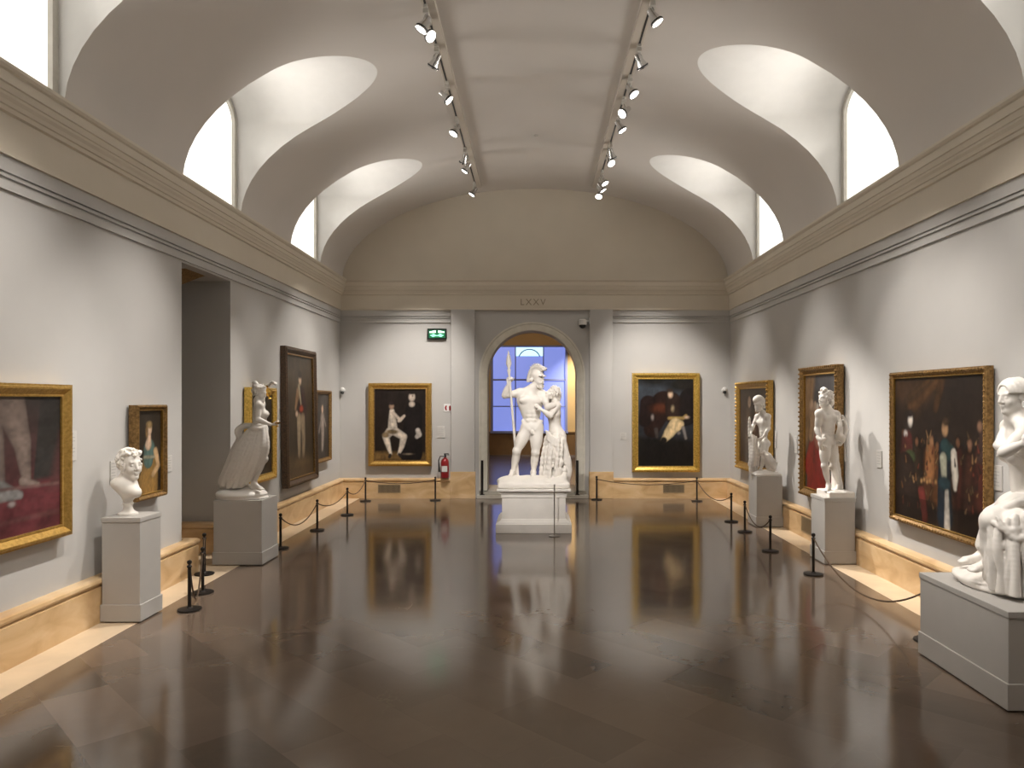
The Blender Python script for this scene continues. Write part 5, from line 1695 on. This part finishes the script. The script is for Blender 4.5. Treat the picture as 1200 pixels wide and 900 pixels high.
# ------------------------------------------------------------------ capped youth with eagle
def youth():
    Y0 = 12.2; zt = .84
    org = V(3.86, Y0, zt + .0015)
    t = empty('statue', org); tag(t, 'white statue of a youth in a soft cap with an eagle, farthest on the right', 'statue')
    pt = lambda px, py, dy=0: np.array(at(px, py, Y0 + dy)) - org
    J = Jset(org, Y0, pel=(895, 518, 0), chest=(894.5, 497, 0), neck=(893.5, 484, 0), head=(889.5, 475, -.03),
             shL=(900, 488, -.11), elL=(901, 502, -.10), wrL=(893, 513, -.16), shR=(887.5, 488.5, .10), elR=(882.5, 499, .07), wrR=(880, 508, -.03),
             hipL=(897, 521, -.06), knL=(895, 537, -.10), anL=(891, 551, -.02), toL=(886, 555.5, -.12), hipR=(892, 521, .06), knR=(887.5, 537, .0), anR=(886, 551, .06), toR=(880.5, 555.5, .0))
    s = .66
    Fd = Field((-.32, -.30, .03), (.30, .30, 1.36), .0065)
    torso(Fd, J, s, False)
    P, ax = head(Fd, J['head'], nrm(V(-.92, -.36, -.08)), V(-.05, 0, 1), .82)
    arm(Fd, J['shR'], J['elR'], J['wrR'], s, False); arm(Fd, J['shL'], J['elL'], J['wrL'], s, False)
    hand(Fd, J['wrL'], V(-.8, -.1, -.4), V(0, .9, 0), s, .5, 1); hand(Fd, J['wrR'], V(-.3, -.3, -.8), V(-.4, .6, 0), s, .6, 1)
    fw = nrm(V(-.75, -.6, 0))
    leg(Fd, J['hipR'], J['knR'], J['anR'], J['toR'], s, False, fw); leg(Fd, J['hipL'], J['knL'], J['anL'], J['toL'], s, False, fw)
    Fd.build('body', MS, t)
    Fd = Field((-.25, -.25, 1.0), (.25, .25, 1.40), .006)
    Fd.ell(P(0, -.02, .055), V(.082, .10, .082) * .9, ax, .02); Fd.curve([P(0, -.06, .09), P(0, -.0, .135), P(0, .06, .125), P(0, .09, .10)], [.06, .05, .035, .022], .03)
    Fd.curve([P(-.07, .03, .035), P(0, .095, .04), P(.07, .03, .035)], .017, .01)
    curls(Fd, P, ax, .8, 6, 26, .014, push=1.04)
    Fd.curve([P(0, -.09, .0), P(.0, -.11, -.05)], [.03, .02], .02)
    Fd.build('cap_and_hair', MS, t)
    # draped tree trunk on his right
    Fd = Field((-.36, -.25, .02), (.05, .25, 1.0), .007)
    Fd.curve([pt(882, 553, .03), pt(880.5, 530, .03), pt(879, 508, .03), pt(878.2, 489, .03)], [.06, .04, .03, .012], .02)
    for i, (a, c, dy) in enumerate(((880, 878, -.04), (882, 880.5, -.07), (884, 885, -.07), (886, 888, -.05), (883, 883, -.09))):
        Fd.curve([pt(a, 509 + i, dy), pt(a + .6, 528, dy - .02), pt(c, 545 + 2 * (i % 2), dy)], [.016, .022, .02], .018)
    Fd.build('draped_stump', MS, t)
    # eagle at his feet
    Fd = Field((-.12, -.30, .02), (.36, .28, .62), .0065)
    Fd.curve([pt(897, 532, -.12), pt(900, 536, -.12), pt(903, 545, -.09), pt(904, 551, -.05)], [.032, .06, .075, .05], .03)
    Fd.ball(pt(895.5, 530, -.13), .035, .02); Fd.curve([pt(894, 530.5, -.15), pt(892.6, 531.2, -.16), pt(892.4, 532.8, -.16)], [.014, .010, .003], .006)
    for e, (x, dy) in enumerate(((901.5, -.17), (906, -.05))):
        Fd.curve([pt(899, 534, dy), pt(x, 541, dy), pt(908, 550, dy + .02)], [.03, .04, .018], .02)
    for k in range(5): Fd.cone(pt(904 + k * .4, 547, -.08), pt(907 + k * .9, 553.5 - k * 2.4, -.06 + .012 * k), .016, .009, .012)
    Fd.curve([pt(905, 549, -.03), pt(908.5, 545, -.02), pt(910.3, 541.5, -.02)], [.03, .022, .008], .015)
    Fd.ripple((-.12, -.3, .02), (.36, .28, .62), lambda X, Y, Z: .003 * np.sin(X * 110 + 2 * np.sin(Z * 60)) * np.sin(Z * 95 + Y * 30))
    Fd.build('eagle', MS, t)
    Fd = Field((-.26, -.28, -.02), (.28, .28, .14), .008)
    Fd.ell(V(.01, 0, .03), V(.225, .215, .055), None, .02); Fd.box(V(.01, 0, .02), V(.215, .205, .022), rnd=.015, k=.02); Fd.ripple((-.26, -.28, .03), (.28, .28, .14), lambda X, Y, Z: .004 * noise3(X, Y, Z, 40.)); Fd.cut_below(V(0, 0, 0), V(0, 0, 1))
    Fd.build('rock_base', MS, t)


# ------------------------------------------------------------------ seated figure
def seated():
    Y0 = 5.48; zt = .675
    org = V(3.66, Y0, zt + .0015)
    t = empty('statue', org); tag(t, 'large white statue of a seated draped woman looking left, cut by the right edge', 'statue')
    pt = lambda px, py, dy=0: np.array(at(px, py, Y0 + dy)) - org
    J = Jset(org, Y0, pel=(1207, 588, .02), chest=(1198, 528, .0), neck=(1190, 490, .0), head=(1186, 464, -.02),
             shL=(1202, 503, -.17), elL=(1177, 530, -.26), wrL=(1196, 521, -.36), shR=(1183, 500, .16), elR=(1171, 522, .06), wrR=(1193, 530, -.13),
             hipL=(1208, 592, -.09), knL=(1164, 610, -.14), anL=(1159, 658, -.02), toL=(1137, 670, -.06), hipR=(1205, 590, .10), knR=(1166, 606, .20), anR=(1150, 652, .28), toR=(1129, 660, .28))
    s = 1.02
    Fd = Field((-.62, -.48, .03), (.36, .50, 1.66), .0075)
    torso(Fd, J, s * 1.14, True)
    P, ax = head(Fd, J['head'], nrm(V(-.97, -.16, -.10)), V(0, 0, 1), 1.04, female=True)
    arm(Fd, J['shR'], J['elR'], J['wrR'], s, True); arm(Fd, J['shL'], J['elL'], J['wrL'], s, True)
    hand(Fd, J['wrL'], V(.95, .1, .25), V(.1, 1, 0), s, .4, 1); hand(Fd, J['wrR'], V(.9, -.2, .0), V(.2, .9, 0), s, .4, -1)
    leg(Fd, J['hipL'], J['knL'], J['anL'], J['toL'], s, True, V(-1, 0, 0)); leg(Fd, J['hipR'], J['knR'], J['anR'], J['toR'], s, True, V(-1, 0, 0))
    Fd.build('body', MS, t)
    Fd = Field((-.3, -.28, 1.28), (.32, .3, 1.70), .006)
    Fd.ell(P(0, -.030, .040), V(.081, .092, .088), ax, .02)
    for i in range(16):
        a = i / 15 * PI
        for q in range(3):
            Fd.curve([P(math.cos(a) * (.050 + q * .012), .064 - q * .045, .030 + math.sin(a) * .058), P(math.cos(a) * .084, .0 - q * .03, .03 + math.sin(a) * .09), P(math.cos(a) * .07, -.09, .01 + math.sin(a) * .06)], [.010, .013, .010], .008, 3)
    Fd.ell(P(0, -.135, .05), V(.055, .06, .055), ax, .02); curls(Fd, lambda a, b, c: P(a * .75, -.135 + b * .65, .03 + c * .65), ax, .8, 9, 22, .014)
    Fd.curve([P(-.02, -.12, -.0), P(-.03, -.12, -.08), P(-.045, -.09, -.14)], [.03, .026, .014], .02)
    Fd.build('hair', MS, t)
    # cloth over the lap and legs
    Fd = Field((-.62, -.52, .03), (.42, .54, .74), .0075)
    for (h, k, a, dy) in (('hipL', 'knL', 'anL', 0), ('hipR', 'knR', 'anR', 0)):
        Fd.chain([J[h], J[k]], [.125, .080], .06); Fd.chain([J[k], J[k] * .3 + J[a] * .7], [.078, .072], .05)
    Fd.ell(J['pel'] - V(0, 0, .03), V(.21, .22, .12), None, .05)
    Fd.chain([J['knL'] * .5 + J['knR'] * .5 + V(.04, 0, -.02), J['pel'] + V(0, 0, -.04)], [.09, .13], .06)
    tops = [(1157, 611, -.12), (1162, 617, -.19), (1171, 615, -.24), (1181, 609, -.27), (1190, 605, -.29), (1201, 602, -.30), (1213, 600, -.28), (1160, 608, .04), (1158, 606, .16)]
    bots = [(1162, 684, -.10), (1166, 690, -.20), (1173, 696, -.27), (1185, 699, -.31), (1190, 702, -.36), (1206, 702, -.36), (1222, 702, -.36), (1166, 676, .04), (1163, 666, .18)]
    for i, (a, c) in enumerate(zip(tops, bots)):
        if i < 6:
            a2 = [(x + y) / 2 for x, y in zip(a, tops[i + 1])]; c2 = [(x + y) / 2 for x, y in zip(c, bots[i + 1])]
            Fd.curve([pt(a2[0], a2[1], a2[2] + .05), pt(c2[0], c2[1] - 3, c2[2] + .075)], [.05, .06], .03)
    for i, (a, c) in enumerate(zip(tops, bots)):
        m1 = [x * .65 + y * .35 for x, y in zip(a, c)]; m2 = [x * .3 + y * .7 for x, y in zip(a, c)]; w = 2.6 * math.sin(i * 2.3 + .5)
        Fd.curve([pt(*a), pt(m1[0] + w, m1[1], m1[2] - .012), pt(m2[0] - w * .6, m2[1], m2[2] - .02), pt(c[0], min(c[1], 700), c[2])], [.020, .030 + .008 * (i % 2), .026, .036], .012, 6)
    for (x0, y0, x1, y1, x2, y2, d) in ((1164, 612, 1182, 622, 1204, 616, -.30), (1168, 606, 1190, 632, 1216, 618, -.33), (1160, 626, 1172, 640, 1182, 634, -.26)):
        Fd.curve([pt(x0, y0, d + .08), pt(x1, y1, d), pt(x2, y2, d), pt(x2 + 18, y2 - 10, d + .04)], [.012, .022, .022, .014], .012, 6)
    Fd.curve([pt(1176, 596, -.16), pt(1190, 590, -.20), pt(1206, 586, -.22), pt(1222, 580, -.12)], [.02, .026, .028, .02], .02)
    Fd.ripple((-.62, -.52, .03), (.42, .54, .74), lambda X, Y, Z: .0015 * noise3(X, Y, Z * .5, 30., 2.2))
    Fd.build('lap_drapery', MS, t)
    # rock seat and base slab
    Fd = Field((-.62, -.56, -.02), (.46, .56, .60), .011)
    Fd.ell(pt(1214, 650, .05), V(.27, .36, .30), None, .05); Fd.ell(V(.06, .04, .02), V(.42, .45, .065), None, .03); Fd.ell(V(-.05, .12, .05), V(.33, .36, .05), None, .05)
    Fd.ripple((-.62, -.56, .06), (.46, .56, .6), lambda X, Y, Z: .006 * noise3(X, Y, Z, 24., .9)); Fd.cut_below(V(0, 0, 0), V(0, 0, 1))
    Fd.build('rock_seat', MS, t)


for fn in (bust, couple, cupbearer, lyrist, youth, seated): fn()
